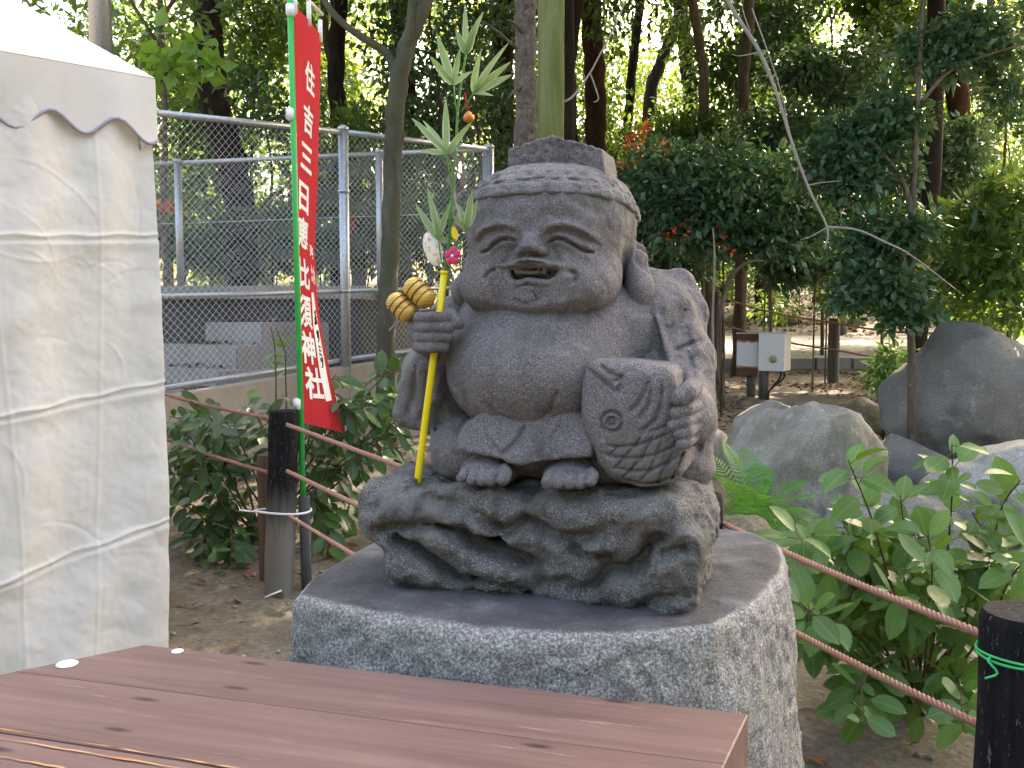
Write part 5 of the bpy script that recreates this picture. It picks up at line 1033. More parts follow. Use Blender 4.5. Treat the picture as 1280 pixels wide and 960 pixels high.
def posts():
    b = onz(347, 748, 0); zb = g1(b.x, b.y); LP = Vector((b.x, b.y, zb)); hl = ony(347, 513, b.y).z - zb; tl = ony(355, 513, b.y)
    tag(post_mesh(LP, hl, .062, 1, 'blackpost', 'wooden_post', (tl.x - b.x, 0)), 'charred black round post weathered pale at its foot, tied to the green pole', 'post')
    q = ony(335, 738, b.y + .12); o = post_mesh((q.x, q.y + .05, g1(q.x, q.y)), ony(331, 570, q.y).z - g1(q.x, q.y), .05, 2, 'brownpost'); tag(o, 'short brown post standing right behind the black post', 'post')
    s0 = ony(384, 742, b.y + .02); pt = MB().tube([(s0.x, s0.y, -.1), (s0.x - .005, s0.y, ony(381, 620, s0.y).z)], .024, 14); tag(pt.build('pipe_socket', M['concrete_dark']), 'dark grey pipe holding the foot of the green banner pole', 'pipe')
    # zip tie round post and socket
    c = Vector((LP.x + .03, b.y, ony(350, 638, b.y).z)); mb = MB(); ring = [c + Vector((.118 * math.cos(a), .072 * math.sin(a), .004 * math.sin(2 * a))) for a in np.linspace(0, 2 * math.pi, 29)]; mb.tube(ring, .005, 6); mb.tube([c + Vector((-.11, -.03, 0)), c + Vector((-.17, -.05, .012))], .004, 5); tag(mb.build('cable_tie', M['white_plastic']), 'white cable tie round the black post and pipe', 'cable tie')
    p = onz(350, 742, .0); mb = MB(); mb.tube([ony(331, 747, b.y - .08), ony(352, 738, b.y - .06)], .004, 6); tag(mb.build('cable_tie', M['white_plastic']), 'cut white cable tie end at the foot of the black post', 'cable tie')
    # right post
    r0 = ony(1282, 765, 1.25); RP = Vector((r0.x, r0.y, 0)); hr = r0.z
    tag(post_mesh(RP, hr, .057, 5, 'blackpost'), 'black round post with scratched paint tied with green string', 'post')
    zz = ony(1282, 814, 1.25).z; mb = MB(); mb.tube([RP + Vector((.0600 * math.cos(a), .0600 * math.sin(a), zz + .006 * math.sin(a + 1))) for a in np.linspace(0, 2 * math.pi, 33)], .0022, 6); mb.tube([RP + Vector((.0602 * math.cos(a), .0602 * math.sin(a), zz - .004 - .005 * math.sin(a + 1))) for a in np.linspace(0, 2 * math.pi, 33)], .0018, 6)
    e = RP + Vector((-.058, -.022, zz)); mb.tube(spline([e, e + Vector((-.006, -.006, -.004)), e + Vector((.004, -.012, -.018)), e + Vector((-.012, -.01, -.026))], 10), .0018, 5); tag(mb.build('green_string', M['green_string']), 'bright green string knotted round the scratched black post', 'string')
    # hidden corner post behind the pedestal carries the ropes on
    HP = Vector((.42, 2.05, 0)); tag(post_mesh(HP, .80, .055, 7, 'blackpost'), 'black round post close behind the pedestal', 'post')
    for i, (py, zr) in enumerate(((800, 738), (918, 846))):
        a = ony(1262, py + 6, 1.25); bb = ony(985 + i * 20, zr, 1.52); d = (bb - a); e2 = a + d * 1.6
        tag(rope_mesh(sag(a, Vector((HP.x + .05, HP.y, bb.z + (bb.z - a.z) * .6)), .006), .0062, .032).build('rope', M['rope']), ['upper twisted reddish rope from the scratched black post to the pedestal', 'lower twisted reddish rope from the scratched black post to the pedestal'][i], 'rope')
    for i, (p0, p1) in enumerate((((359, 531), (492, 580)), ((359, 589), (452, 634)), ((362, 645), (428, 685)))):
        a = ony(*p0, b.y - .066); e = ony(*p1, 3.0 if i < 2 else 2.9); bb = a + (e - a) * (1.0); f = Vector((HP.x - .05, HP.y, bb.z - (a.z - bb.z) * .0))
        tag(rope_mesh([a, a.lerp(bb, .5), bb, bb + (bb - a).normalized() * (.5 if i < 2 else .28)], .0085 if i < 2 else .007, .045).build('rope', M['rope']), ['upper', 'middle', 'lower'][i] + ' reddish rope running from the tied black post to behind the pedestal', 'rope')
    for i, (p0, p1) in enumerate((((190, 488), (342, 523)), ((190, 542), (342, 592)))):
        a = ony(*p0, 4.4); e = ony(*p1, b.y + .03); tag(rope_mesh(sag(a, e, .01), .008, .045).build('rope', M['rope']), ['upper', 'lower'][i] + ' thin reddish rope from the tied black post towards the tent', 'rope')
    # far posts with ropes along the path
    FP = []
    for i, (px, pt_, pb, y) in enumerate(((893, 365, 440, 13.0), (1041, 398, 482, 12.4), (1052, 385, 434, 19.9), (1180, 410, 500, 12.0))):
        q = ony(px, pb, y); zg = g1(q.x, q.y); top = ony(px, pt_, y).z; FP.append((q.x, q.y, top)); tag(post_mesh((q.x, q.y, zg), max(top - zg, .5), .075 if y < 15 else .09, 11 + i, 'greypost'), ['grey weathered round post left of the boxes by the path', 'grey weathered round post right of the white box, before the kerb', 'grey round post beyond the sandy path', 'grey round post behind the largest dark boulder'][i], 'post')
    for k, dz in enumerate((-.06, -.42)):
        for (i, j) in ((0, 1), (1, 3)):
            a = Vector(FP[i]) + Vector((0, -.08, dz)); e = Vector(FP[j]) + Vector((0, -.08, dz)); tag(rope_mesh(sag(a, e, .05), .016, .09, 60).build('rope', M['rope']), ['upper', 'lower'][k] + ' thin pink-brown rope strung ' + ('left of the grey post before the kerb' if j == 1 else 'right of the grey post before the kerb'), 'rope')
def boxes():
    p = ony(956, 497, 10.1); zg = g1(p.x, p.y); t = root('switch_box', 'white metal electrical box with a round knob on a wooden post', 'electrical box', (p.x, p.y, zg))
    a = math.radians(33); Mr = Matrix.Rotation(-a, 3, 'Z'); c = ony(969, 440, 10.15); hw, hd, hh = .145, .115, .205
    MB().box(c, (hw - .004, hd, hh - .004), Mr, bev=.006).build('case', M['boxside'], t, smooth=False); d = MB().box(Vector(c) + Mr @ Vector((0, -hd - .008, 0)), (hw, .012, hh), Mr, bev=.004).build('door', M['boxwhite'], t, smooth=False)
    kc = Vector(c) + Mr @ Vector((.02, -hd - .02, -.075)); MB().lathe([(.042, 0), (.042, .012), (.03, .02), (.026, .04), (.018, .046), (.001, .046)], 20, Matrix.Translation(kc) @ (Mr @ Matrix.Rotation(math.radians(90), 3, 'X')).to_4x4()).build('knob', M['knob'], d)
    MB().box(Vector(c) + Vector((0, 0, hh + .006)), (hw + .012, hd + .014, .008), Mr, bev=.003).build('lid', M['boxside'], t, smooth=False)
    po = MB().tube([(p.x, p.y + .06, zg - .1), (p.x, p.y + .06, c.z + .1)], .055, 14).build('post', M['greypost'], t)
    for dx in (.06, .10): MB().tube(spline([Vector(c) + Mr @ Vector((dx, 0, -hh)), Vector(c) + Mr @ Vector((dx, 0, -hh - .08)), Vector((p.x + .05, p.y, zg + .1)), Vector((p.x + .04, p.y, zg - .02))], 10), .011, 6).build('cable', M['black'], t)
    p2 = ony(940, 495, 10.3); t = root('rusty_box', 'rusty metal box with peeling white paint beside the white box', 'metal box', (p2.x, p2.y, g1(p2.x, p2.y))); c = ony(935, 443, 10.35); M2 = Matrix.Rotation(math.radians(-20), 3, 'Z')
    MB().box(c, (.115, .10, .235), M2, bev=.006).build('case', M['rust'], t, smooth=False); MB().box(Vector(c) + Vector((0, 0, .24)), (.125, .115, .008), M2, bev=.003).build('lid', M['rust'], t, smooth=False); MB().tube([(p2.x, p2.y + .05, g1(p2.x, p2.y) - .1), (p2.x, p2.y + .05, c.z)], .05, 12).build('post', M['greypost'], t)
    # lamp pole above the tent
    b = ony(134, 300, 8.0); t = root('steel_pole', 'thick galvanised steel pole rising behind the white tent', 'pole', (b.x, b.y, g1(b.x, b.y))); MB().tube([(b.x, b.y, 0), (b.x, b.y, 2.2)], [.115, .11], 20).build('lower_shaft', M['galv'], t); MB().tube([(b.x, b.y, 2.2), (b.x, b.y, 7.5)], [.095, .085], 20).build('upper_shaft', M['galv'], t); MB().tube([(b.x, b.y, 2.16), (b.x, b.y, 2.24)], .118, 20).build('collar', M['galv'], t)
# ------------------------------------------------------------------ banner
def banner():
    yp = onz(347, 748, 0).y + .02
    t = root('banner', 'tall narrow red banner with white characters on a green pole', 'banner', ony(380, 740, yp)); base = ony(381, 705, yp); topp = ony(361, -60, yp)
    pole = MB().tube([base, ony(371, 330, yp), topp], .0125, 12).build('pole', M['green_pole'], t)
    left = [(4, 367), (100, 367.5), (200, 367), (300, 368), (400, 371), (470, 374), (520, 377), (545, 379)]; right = [(14, 401), (100, 399), (200, 397), (300, 393), (360, 396), (400, 400), (470, 413), (520, 424), (548, 431)]
    def edge(tab, py): return float(np.interp(py, [a for a, _ in tab], [b for _, b in tab]))
    W = .40
    def P(u, py):
        pl = ony(edge(left, py), py, yp); xl = pl.x; pr = edge(right, py); k = (pr - 640) / FPX; lo, hi = yp, yp + W
        for _ in range(24):
            m = (lo + hi) / 2; rr = ray(pr, py); x = rr.x / rr.y * m
            if math.hypot(x - xl, m - yp) > W: hi = m
            else: lo = m
        x = ray(pr, py).x / ray(pr, py).y * lo; q = Vector((xl + (x - xl) * u, yp + (lo - yp) * u, pl.z)); bow = math.sin(math.pi * u) * (.012 + .008 * math.sin(py * .02)); q.x += bow * .5; q.z -= .02 * u * (1 if py > 400 else .3); return q
    rows, cols = 90, 12; V = []; F = []
    for i in range(rows + 1):
        for j in range(cols + 1):
            u = j / cols; py = 6 + (528 + 22 * u - 6) * i / rows; V.append(P(u, py))
    for i in range(rows):
        for j in range(cols): a = i * (cols + 1) + j; F.append((a, a + 1, a + cols + 2, a + cols + 1))
    cl = put('cloth', mesh_np('cloth', np.array([tuple(v) for v in V]), F, M['red']), t)
    def on(u, py, off=.004):
        e = .01; a = P(u, py); du = P(min(u + e, 1), py) - P(max(u - e, 0), py); n = du.cross(Vector((0, 0, 1))).normalized()
        if n.y > 0 and abs(n.y) > abs(n.x): n = -n
        if n.x < 0 and abs(n.x) >= abs(n.y): n = -n
        return a + n * off
    dg = None
    def glyph(ch, u0, u1, py0, py1, bold=.03, mat='white', name='character'):
        c = bpy.data.curves.new('glyph', 'FONT'); c.body = ch; c.offset = bold; c.resolution_u = 3; o = bpy.data.objects.new('glyph', c); COL.objects.link(o); bpy.context.view_layer.update()
        me = bpy.data.meshes.new_from_object(o.evaluated_get(bpy.context.evaluated_depsgraph_get())); bpy.data.objects.remove(o); vs_ = np.array([v.co[:] for v in me.vertices]); fs_ = [tuple(p.vertices) for p in me.polygons]
        lo, hi = vs_.min(0), vs_.max(0); out = []
        for v in vs_:
            fx = (v[0] - lo[0]) / (hi[0] - lo[0]); fy = (v[1] - lo[1]) / (hi[1] - lo[1]); out.append(on(u0 + (u1 - u0) * fx, py1 + (py0 - py1) * fy + 4 * (fx - .5), .004))
        bpy.data.meshes.remove(me); put(name, mesh_np(name, np.array([tuple(q) for q in out]), fs_, M[mat], False), cl)
    for ch, py, h_, u0, u1 in (('住', 82, 40, .30, .66), ('吉', 138, 38, .28, .64), ('三', 188, 34, .22, .66), ('日', 241, 38, .16, .56), ('恵', 287, 40, .10, .58), ('比', 340, 40, .08, .52), ('須', 388, 42, .06, .50), ('神', 434, 42, .06, .50), ('社', 480, 42, .12, .62)): glyph(ch, u0, u1, py - h_ / 2, py + h_ / 2)
    glyph('奉', .62, .84, 298, 322, .015); glyph('納', .62, .84, 326, 350, .015)
    mb = MB(); st = [(.66, 360), (.74, 440), (.76, 505)]; prev = None; n = 16; vv = []
    for i in range(n + 1):
        py = 362 + 142 * i / n; uc = .64 + .10 * i / n; w = .06 + .07 * min(1, i / 5) - .04 * max(0, i - 11) / 5; vv += [on(uc - w, py + 1, .003), on(uc + w, py, .003)]
    mb.add(vv, [(2 * i, 2 * i + 1, 2 * i + 3, 2 * i + 2) for i in range(n)]); mb.build('white_strip', M['white'], cl)
    for k, (py, segs) in enumerate(((395, [((-.4, -6), (.4, -7)), ((0, -9), (0, 7)), ((-.5, 2), (.5, 0)), ((0, 0), (-.5, 8)), ((0, 0), (.5, 7))]), (418, [((-.5, -4), (.5, -5)), ((-.2, -8), (-.2, 2)), ((.25, -8), (.2, 4)), ((.2, 4), (-.2, 8))]), (436, [((-.4, -5), (.3, -3)), ((-.4, 0), (.3, 2)), ((-.4, 5), (.4, 8))]), (452, [((-.3, -5), (-.2, 0)), ((.3, -6), (.1, 6)), ((.1, 6), (-.3, 8))]))):
        mb = MB(); uc = .64 + .10 * (py - 362) / 142
        for (a, b_) in segs: mb.tube([on(uc + a[0] * .11, py + a[1], .0055), on(uc + b_[0] * .11, py + b_[1], .0055)], .0028, 5)
        mb.build('brush_character', M['black'], cl)
    for (u, py) in ((.02, 8), (.45, 6), (.93, 10)):
        a = on(u, py + 8, .003); MB().tube([a, a + Vector((0, 0, .05)), a + Vector((0, 0, .10))], .010, 6).build('tab', M['white'], t)
    for py in (13, 143, 505): q = ony(edge(left, py) - 4, py, yp); MB().box(q, (.016, .02, .024), bev=.004).build('clip', M['white_plastic'], t)
    MB().tube([ony(361, -24, yp), ony(361, -24, yp) + Vector((.05, .42, 0))], .008, 8).build('cross_bar', M['white_plastic'], t)
# ------------------------------------------------------------------ tent
def tent():
    y1 = 3.05; P1 = Vector((ony(200, 480, y1).x, y1, 0)); d = Vector((.725, .69, 0)).normalized(); nrm = Vector((d.y, -d.x, 0)); LEN = 2.7
    zE = ony(190, 100, y1).z; zV = ony(190, 172, y1).z
    t = root('tent', 'white canvas event tent with scalloped edge and creased side wall', 'tent', (P1.x - 1, P1.y - 1.2, 0)); rg = np.random.default_rng(4)
    s = np.concatenate([np.linspace(0, .75, 210), np.linspace(.76, LEN, 60)]); n, m = len(s), 430; z = np.linspace(.0, zE - .02, m); Sg, Zg = np.meshgrid(s, z, indexing='ij'); q = (1 - np.clip(Zg / 1.7, 0, 1))
    f = .016 * np.sin(Sg * 15.5 + .9 * np.sin(Zg * 1.3) + .4) * (.35 + .65 * np.sin(Zg * 1.6 + .6) ** 2) + .012 * np.sin(Sg * 31 + 1.7 * Zg) * (.25 + .75 * np.clip((Zg - .9) / .8, 0, 1)) + .03 * np.exp(-((Sg - .10 - .42 * (.62 - Zg)) / .07) ** 2) * np.clip((.62 - Zg) / .3, 0, 1) - .026 * np.exp(-((Sg - .26 - .5 * (.62 - Zg)) / .09) ** 2) * np.clip((.62 - Zg) / .3, 0, 1)
    f += .012 * np.abs(fbm(np.stack([Sg + .5 * Zg, Zg - .3 * Sg, 0 * Sg + 8], -1), 2.4, 3)) + .007 * fbm(np.stack([Sg, Zg, 0 * Sg], -1), 3.2, 4) + .0035 * fbm(np.stack([Sg, Zg, 0 * Sg + 3], -1), 14, 3)
    for zs, tilt in ((1.452, .04), (.97, .14), (.512, .22)): f += .007 * np.exp(-((Zg - zs + tilt * Sg + .012 * np.sin(Sg * 3) + .003 * np.sin(Sg * 40)) / .005) ** 2) - .005 * np.exp(-((Zg - zs + .016 + tilt * Sg + .012 * np.sin(Sg * 3)) / .006) ** 2) + .006 * np.exp(-((Zg - zs + .03 + tilt * Sg) / .02) ** 2)
    for sv in (.21, .47, .86, 1.3): f += .0022 * np.exp(-((Sg - sv - .03 * np.sin(Zg * 2 + sv * 9)) / .006) ** 2)
    for _ in range(70):                                          # random short sharp creases
        cs, cz, an, ln = rg.uniform(0, .7), rg.uniform(.3, zE), rg.normal() * .7 + (1.57 if rg.random() < .6 else 0), rg.uniform(.03, .16); du, dw = Sg - cs, Zg - cz
        al = du * math.cos(an) + dw * math.sin(an); ac = -du * math.sin(an) + dw * math.cos(an) + .3 * al * al / ln; f += rg.uniform(-1, 1) * .0026 * np.exp(-(ac / .006) ** 2 - (al / ln) ** 2)
    X = P1.x - d.x * Sg + nrm.x * f; Y = P1.y - d.y * Sg + nrm.y * f; edge_ = .012 * np.sin(Zg * 2.2) * np.exp(-Sg / .2); X = X + d.x * edge_ ; V = np.stack([X, Y, Zg + .015], -1).reshape(-1, 3); i = np.arange(n - 1)[:, None] * m + np.arange(m - 1)[None]; F = np.stack([i, i + 1, i + m + 1, i + m], -1).reshape(-1, 4)
    put('side_wall', mesh_np('side_wall', V, F, M['canvas']), t)
    # back side wall round the corner
    d2 = -nrm; V = []; F2 = []; n2, m2 = 40, 30
    for a in range(n2):
        for b in range(m2): s_ = .01 + 2.6 * a / (n2 - 1); zz = .01 + (zE - .03) * b / (m2 - 1); V.append(Vector((P1.x, P1.y, zz)) + d2 * s_ + d * (.015 * math.sin(s_ * 12) + .0))
    for a in range(n2 - 1):
        for b in range(m2 - 1): k = a * m2 + b; F2.append((k, k + m2, k + m2 + 1, k + 1))
    put('side_wall', mesh_np('side_wall', np.array([tuple(v) for v in V]), F2, M['canvas']), t)
    # scalloped valance
    n, m = 300, 14; s = np.linspace(-.005, LEN, n); V = []
    off = .018
    for a in s:
        low = zV + .030 * math.cos(a * 2 * math.pi / .19 + 2.2) * 1.0 + .012 * math.sin(a * 7)
        for b in range(m): u = b / (m - 1); zz = zE + (low - zE) * u; w = off + .012 * u * math.sin(a * 9 + 1) + .006 * math.sin(a * 23) * u; p = P1 - d * a + nrm * w; V.append((p.x, p.y, zz))
    i = np.arange(n - 1)[:, None] * m + np.arange(m - 1)[None]; F = np.stack([i, i + m, i + m + 1, i + 1], -1).reshape(-1, 4); va = put('valance', mesh_np('valance', np.array(V), F, M['canvas']), t)
    V = np.array(V).reshape(n, m, 3); MB().tube([Vector(V[k, -1]) + nrm * .002 for k in range(0, n, 2)], .0055, 6).build('piping', M['canvas_trim'], va)
    V2 = []
    for a in np.linspace(0, 2.6, 60):
        low = zV + .03 * math.cos(a * 20)
        for b in (0, 1): p = P1 + d * .005 - nrm * (a + .01); V2.append((p.x, p.y, zE if b == 0 else low))
    put('valance', mesh_np('valance', np.array(V2), [(2 * k, 2 * k + 1, 2 * k + 3, 2 * k + 2) for k in range(59)], M['canvas']), t)
    # hipped roof
    C = [P1 + nrm * .016 + d * .006, P1 + nrm * .016 - d * LEN, P1 - nrm * 2.6 - d * LEN, P1 - nrm * 2.6 + d * .006]; ap = (C[0] + C[1] + C[2] + C[3]) / 4; H = 1.05
    for k in range(4):
        a, b = C[k], C[(k + 1) % 4]; V = []; F = []; nn = 24
        for i_ in range(nn + 1):
            w = i_ / nn
            for j in range(nn + 1):
                u = j / nn; p = a.lerp(b, u).lerp(ap, w); zz = zE + H * w - .10 * math.sin(math.pi * w) * math.sin(math.pi * u) + .004; V.append((p.x, p.y, zz))
        for i_ in range(nn):
            for j in range(nn): q_ = i_ * (nn + 1) + j; F.append((q_, q_ + 1, q_ + nn + 2, q_ + nn + 1))
        put('roof_panel', mesh_np('roof_panel', np.array(V), F, M['canvas']), t)
    for c in C: cc = c.lerp(ap, .03); MB().tube([(cc.x, cc.y, 0), (cc.x, cc.y, zE)], .019, 10).build('tent_pole', M['galv'], t)
# ------------------------------------------------------------------ table
def table():
    TZ = .75; a = onz(180, 806, TZ); b = onz(935, 893, TZ); d = (b - a).normalized(); n = Vector((d.y, -d.x, 0)); e = (onz(905, 957, TZ) - b).normalized()
    t = root('table', 'brown stained wooden plank table in front of the pedestal', 'table', ((a.x + b.x) / 2, (a.y + b.y) / 2 - .3, 0)); a2 = a; th = .055
    s1 = (b + (onz(905, 957, TZ) - b))                       # near end of the right edge seen
    # plank widths follow the seams in the photograph
    def side(px, py): q = onz(px, py, TZ) - a; return q.dot(n)
    w = [0, side(905, 955), side(0, 915), side(0, 915) + .15, side(0, 915) + .30]
    w[1] = (side(500, 902) + side(905, 955)) / 2
    ang = math.atan2(d.y, d.x); le = (onz(0, 843, TZ) - a).normalized(); L = (b - a).length
    def ends(v): return (a + le * (v / le.dot(n))), (b + e * (v / e.dot(n)))
    for i in range(4):
        p0, p1 = ends(w[i] + .0004); q0, q1 = ends(w[i + 1] - .0004); dz = Vector((0, 0, -.0012 if i == 2 else 0)); c = (p0 + p1 + q0 + q1) / 4; mb = MB(); bv = .0012; ring = []
        for (z, ins) in ((-th, 0), (-bv, 0), (0, bv)):
            for p in (p0, q0, q1, p1): k = (c - p).normalized() * ins * 1.4; ring.append(p + k + Vector((0, 0, z)) + dz - c)
        mb.add(ring, [(3, 2, 1, 0), (8, 9, 10, 11)] + [(r_ * 4 + k, r_ * 4 + (k + 1) % 4, (r_ + 1) * 4 + (k + 1) % 4, (r_ + 1) * 4 + k) for r_ in (0, 1) for k in range(4)])
        Rm = Matrix.Rotation(-ang, 3, 'Z'); mb.v = [tuple(Rm @ Vector(v)) for v in mb.v]
        o = mb.build('plank', M['table'], t, smooth=False); o.matrix_basis = Matrix.Translation(c) @ Matrix.Rotation(ang, 4, 'Z')
    # worn bare edge along the near seam
    for k, (p, q, r) in enumerate((((0, 911), (305, 962), .0016), ((0, 923), (250, 965), .0020), ((0, 946), (110, 966), .0018))):
        A, B = onz(*p, TZ), onz(*q, TZ); P = [A.lerp(B, f) + n * .0005 * math.sin(f * 23 + k) for f in np.linspace(0, 1, 40)]; mb = MB()
        vv = []
        for j, x in enumerate(P): ww = r * max(.12, .55 + .9 * float(vnoise(np.array([j * .35, k * 3.1, 0]), 1.0))); vv += [x + n * ww + Vector((0, 0, .0006)), x - n * ww + Vector((0, 0, .0006))]
        mb.add(vv, [(2 * j, 2 * j + 1, 2 * j + 3, 2 * j + 2) for j in range(39)]).build('bare_wood_scratch', M['table_raw'], t)
    wd = w[4]
    for (u, v) in ((.06, .06), (-.3, wd - .07), ((b - a2).length - .12, .06), ((b - a2).length - .30, wd - .07)): p = a2 + d * u + n * v; q = MB().box((0, 0, 0), (.035, .035, (TZ - th) / 2), bev=.004).build('leg', M['table'], t, smooth=False); q.matrix_basis = Matrix.Translation((p.x, p.y, (TZ - th) / 2)) @ Matrix.Rotation(ang, 4, 'Z')
    for v in (.07, wd - .07): L = (b - a2).length; p = a2 + d * (L / 2 - .06 - v * .35) + n * v; q = MB().box((0, 0, 0), (L / 2 - .16, .015, .04), bev=.003).build('apron', M['table'], t, smooth=False); q.matrix_basis = Matrix.Translation((p.x, p.y, TZ - th - .041)) @ Matrix.Rotation(ang, 4, 'Z')
    for (px, py, r, lab) in ((84, 831, .0135, 'small white round disc lying on the brown table'), (222, 815, .008, 'white disc at the far corner of the brown table')):
        p = onz(px, py, TZ); o = MB().lathe([(r * .96, 0), (r, .0008), (r, .0016), (r * .93, .0022), (r * .9, .0018), (.001, .0018)], 28).build('white_disc', M['white_plastic']); o.location = (p.x, p.y, TZ); tag(o, lab, 'disc')
# ------------------------------------------------------------------ festive bamboo branch in the statue's fist
def branch():
    def W(px, py, ys): x, y, z = S(px, py, ys); return SC + EX * x + EYV * y + Vector((0, 0, z))
    t = root('bamboo_branch', 'festive bamboo branch with a yellow stick and gold ornaments in the statue fist', 'ornament', W(523, 596, -.128)); b0, b1 = W(522.5, 596, -.128), W(555.5, 341, -.118)
    MB().tube([b0 - Vector((0, 0, .01)), b0, b0.lerp(b1, .5), b1], .0052, 14).build('stick', M['yellow'], t); MB().tube([b1 - Vector((0, 0, .002)), b1 + Vector((0, 0, .003))], .0058, 14).build('stick_end', M['yellow'], t)
    def path(pts): return [W(x, y, -.118 + dz) for x, y, dz in pts]
    main = path([(555, 342, 0), (561, 305, 0), (564, 260, 0), (567, 215, 0), (570, 180, 0), (572, 140, 0), (577, 100, 0), (583, 66, 0)])
    MB().tube(spline(main, 30), lerp_list([.0022, .0014], 30), 6).build('stem', M['fern'], t)
    for pts in ([(555, 340, 0), (551, 322, 0), (548, 300, -.004)], [(558, 338, 0), (573, 310, -.006), (584, 285, -.008)], [(566, 235, 0), (561, 215, -.004), (558, 192, -.004)], [(573, 150, 0), (569, 128, -.004), (567, 106, -.004)], [(576, 140, 0), (586, 125, -.006), (591, 117, -.008)], [(567, 232, 0), (563, 205, .004), (553, 190, 0)]): MB().tube(spline(path(pts), 8), .0011, 5).build('twig', M['fern'], t)
    cl = [((583, 68), -.118, [(581, 5), (601, 13), (570, 37), (594, 30)]), ((567, 106), -.122, [(544, 38), (537, 71), (575, 60), (588, 88)]), ((591, 117), -.126, [(631, 52), (640, 92), (637, 77), (598, 64), (616, 119)]), ((558, 192), -.122, [(515, 147), (530, 146), (557, 123), (588, 152), (523, 187), (578, 178)]), ((548, 300), -.122, [(518, 254), (536, 234), (562, 252), (546, 262), (573, 301)]), ((583, 287), -.128, [(590, 240), (597, 250), (571, 250), (565, 268)])]
    for (bp, ys, tips) in cl:
        for tp in tips:
            a = W(*bp, ys); b_ = W(*tp, ys + R.uniform(-.02, .02)); dv = b_ - a; L = dv.length
            o = put('leaf', leaf_mesh(round(L, 3), R.choice((.0085, .0098, .0108)) if L > .035 else .0075, .35, R.choice((.05, .15, .25)), M['bamboo'], 8, .75, peak=.36), t); o.matrix_basis = Matrix.Translation(a) @ orient(dv, Vector((R.uniform(-.7, .7), -1, R.uniform(.0, .6))))
    # two gold rice bales
    ax = (W(519, 401, -.13) - W(487, 371, -.13)).normalized(); gm = NT('gold_straw'); w_ = gm.noise(1, 4, .6, vec=gm.map((40, 40, 900))); gm.col(gm.ramp(w_, [(.35, (.42, .22, .03)), (.6, (.75, .5, .12)), (.8, (.9, .75, .4))])); gm.rough(.35); gm.b.inputs['Metallic'].default_value = .35; gm.bump(w_, .5, .0015); M['gold'] = gm.m; M['cord'] = flat('brown_cord', (.20, .09, .03), .7)
    for k, (c, hl, r) in enumerate((((502, 384), .0215, .0155), ((524, 366), .0225, .0160))):
        cc = W(*c, -.128 + .004 * k); Mx = Matrix.Translation(cc) @ ax.to_track_quat('Z', 'Y').to_matrix().to_4x4(); prof = [(.001, -hl - .002), (r * .55, -hl - .001), (r * .82, -hl * .92), (r, -hl * .7), (r * .96, -hl * .45), (r * 1.02, -hl * .2), (r * .97, 0), (r * 1.02, hl * .2), (r * .96, hl * .45), (r, hl * .7), (r * .82, hl * .92), (r * .55, hl + .001), (.001, hl + .002)]
        bl = MB().lathe(prof, 20, Mx).build('rice_bale', M['gold'], t)
        for zz in (-.45, -.04, .04, .45): MB().tube([Mx @ Vector((r * 1.0 * math.cos(a), r * 1.0 * math.sin(a), zz * hl)) for a in np.linspace(0, 2 * math.pi, 25)], .0008, 5).build('cord', M['cord'], bl)
    MB().tube(spline([W(486, 414, -.12), W(500, 398, -.110), W(525, 368, -.108), W(545, 345, -.115), W(556, 335, -.12)], 16), .0012, 5).build('ornament_wire', M['twig'], t)
    # round white paper fan with flower print
    fm = NT('printed_paper'); v1 = fm.voro(220); v2 = fm.noise(160, 3); fm.col(fm.mix(fm.ramp(v2, [(.52, 0.0), (.6, 1.0)]), (.82, .79, .74), fm.ramp(v1, [(.0, (.45, .06, .02)), (.4, (.6, .3, .1)), (.6, (.75, .6, .4))]))); fm.rough(.6); fc = W(541, 311, -.105); Mx = Matrix.Translation(fc) @ orient(EX * .35 + Vector((0, 0, 1)) * -1.0, -EYV + EX * -.3) @ Matrix.Diagonal((.62, 1.0, 1, 1)); MB().lathe([(.001, -.004), (.016, -.0035), (.0255, -.001), (.0265, 0), (.0255, .001), (.016, .0035), (.001, .004)], 28, Mx).build('paper_disc', fm.m, t)
    pm = flat('pink_plastic', (.62, .03, .12), .4); cc = W(566, 320, -.125); fl = MB(); 
    for k in range(5):
        a = k * 2 * math.pi / 5 + .3; c = cc + (EX * math.cos(a) * .0065 + Vector((0, 0, 1)) * math.sin(a) * .0075); Mx = Matrix.Translation(c) @ orient(EX * math.cos(a) + Vector((0, 0, 1)) * math.sin(a), -EYV) ; fl.lathe([(.0005, -.0012), (.0058, -.0008), (.0064, .0004), (.0040, .0014), (.0005, .0018)], 12, Mx)
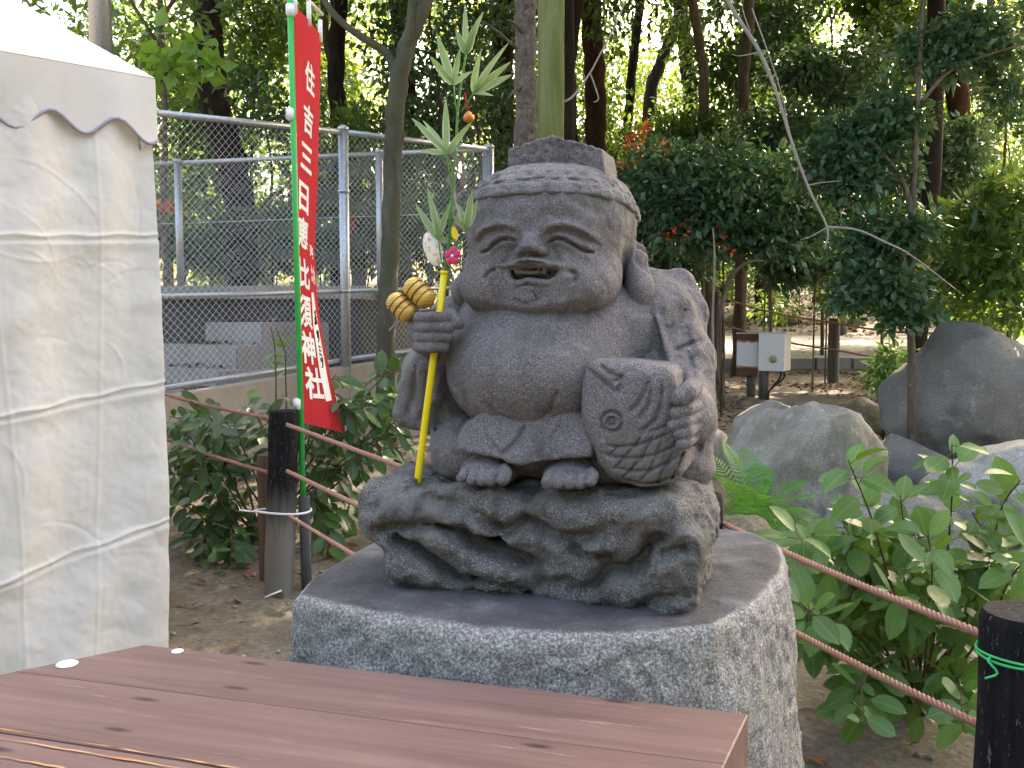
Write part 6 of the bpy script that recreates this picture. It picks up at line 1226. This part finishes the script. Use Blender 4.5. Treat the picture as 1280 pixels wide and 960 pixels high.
    f_ = fl.build('pink_flower', pm, t); MB().lathe([(.0005, -.001), (.0026, 0), (.0018, .0018), (.0004, .0024)], 10, Matrix.Translation(cc - EYV * .002) @ orient(EX, -EYV)).build('flower_centre', M['white_plastic'], f_)
    o = put('yellow_petal', leaf_mesh(.022, .009, .3, .2, M['yellow']), t); o.matrix_basis = Matrix.Translation(W(571, 300, -.12)) @ orient(W(564, 276, -.12) - W(571, 300, -.12), -EYV)
    bc = W(586, 146, -.124); bm_ = flat('orange_gold', (.55, .2, .03), .35, metal=.4); MB().lathe([(.0008, .008), (.004, .006), (.0072, .002), (.0082, -.002), (.0066, -.006), (.002, -.008)], 16, Matrix.Translation(bc)).build('bell', bm_, t); MB().tube([bc + Vector((0, 0, .008)), W(583, 128, -.124), W(581, 116, -.12)], .0012, 5).build('red_thread', M['red'], t)
    dm = flat('dry_lilac_paper', (.32, .25, .26), .8, .4, 60)
    for k, pts in enumerate(([(568, 190), (572, 210), (566, 235), (573, 262), (569, 285)], [(576, 195), (581, 215), (576, 232), (584, 240)], [(572, 200), (562, 225), (570, 250), (561, 275)], [(574, 215), (580, 228), (573, 246), (579, 262)])):
        P = spline([W(x, y, -.095 + .006 * k) for x, y in pts], 16); vv = []
        for j, p in enumerate(P): w2 = .0042 * (.6 + .5 * math.sin(j * 1.1 + k)); vv += [p + EX * w2 + EYV * .003 * math.sin(j * 1.7), p - EX * w2 - EYV * .003 * math.cos(j * 1.3)]
        MB().add(vv, [(2 * j, 2 * j + 1, 2 * j + 3, 2 * j + 2) for j in range(15)]).build('paper_streamer', dm, t)
# ------------------------------------------------------------------ build
import time as _t
_t0 = _t.time()
for _f in (ground, pedestal, statue, tent, table, boulders, fences, stairs, posts, boxes, banner, branch, shrubs, litter, woods):
    _s = _t.time(); _f(); print('%-10s %.1fs' % (_f.__name__, _t.time() - _s))
bpy.context.view_layer.update()
print('total %.1fs, tris %d' % (_t.time() - _t0, sum(len(m.loops) - 2 * len(m.polygons) for m in bpy.data.meshes)))
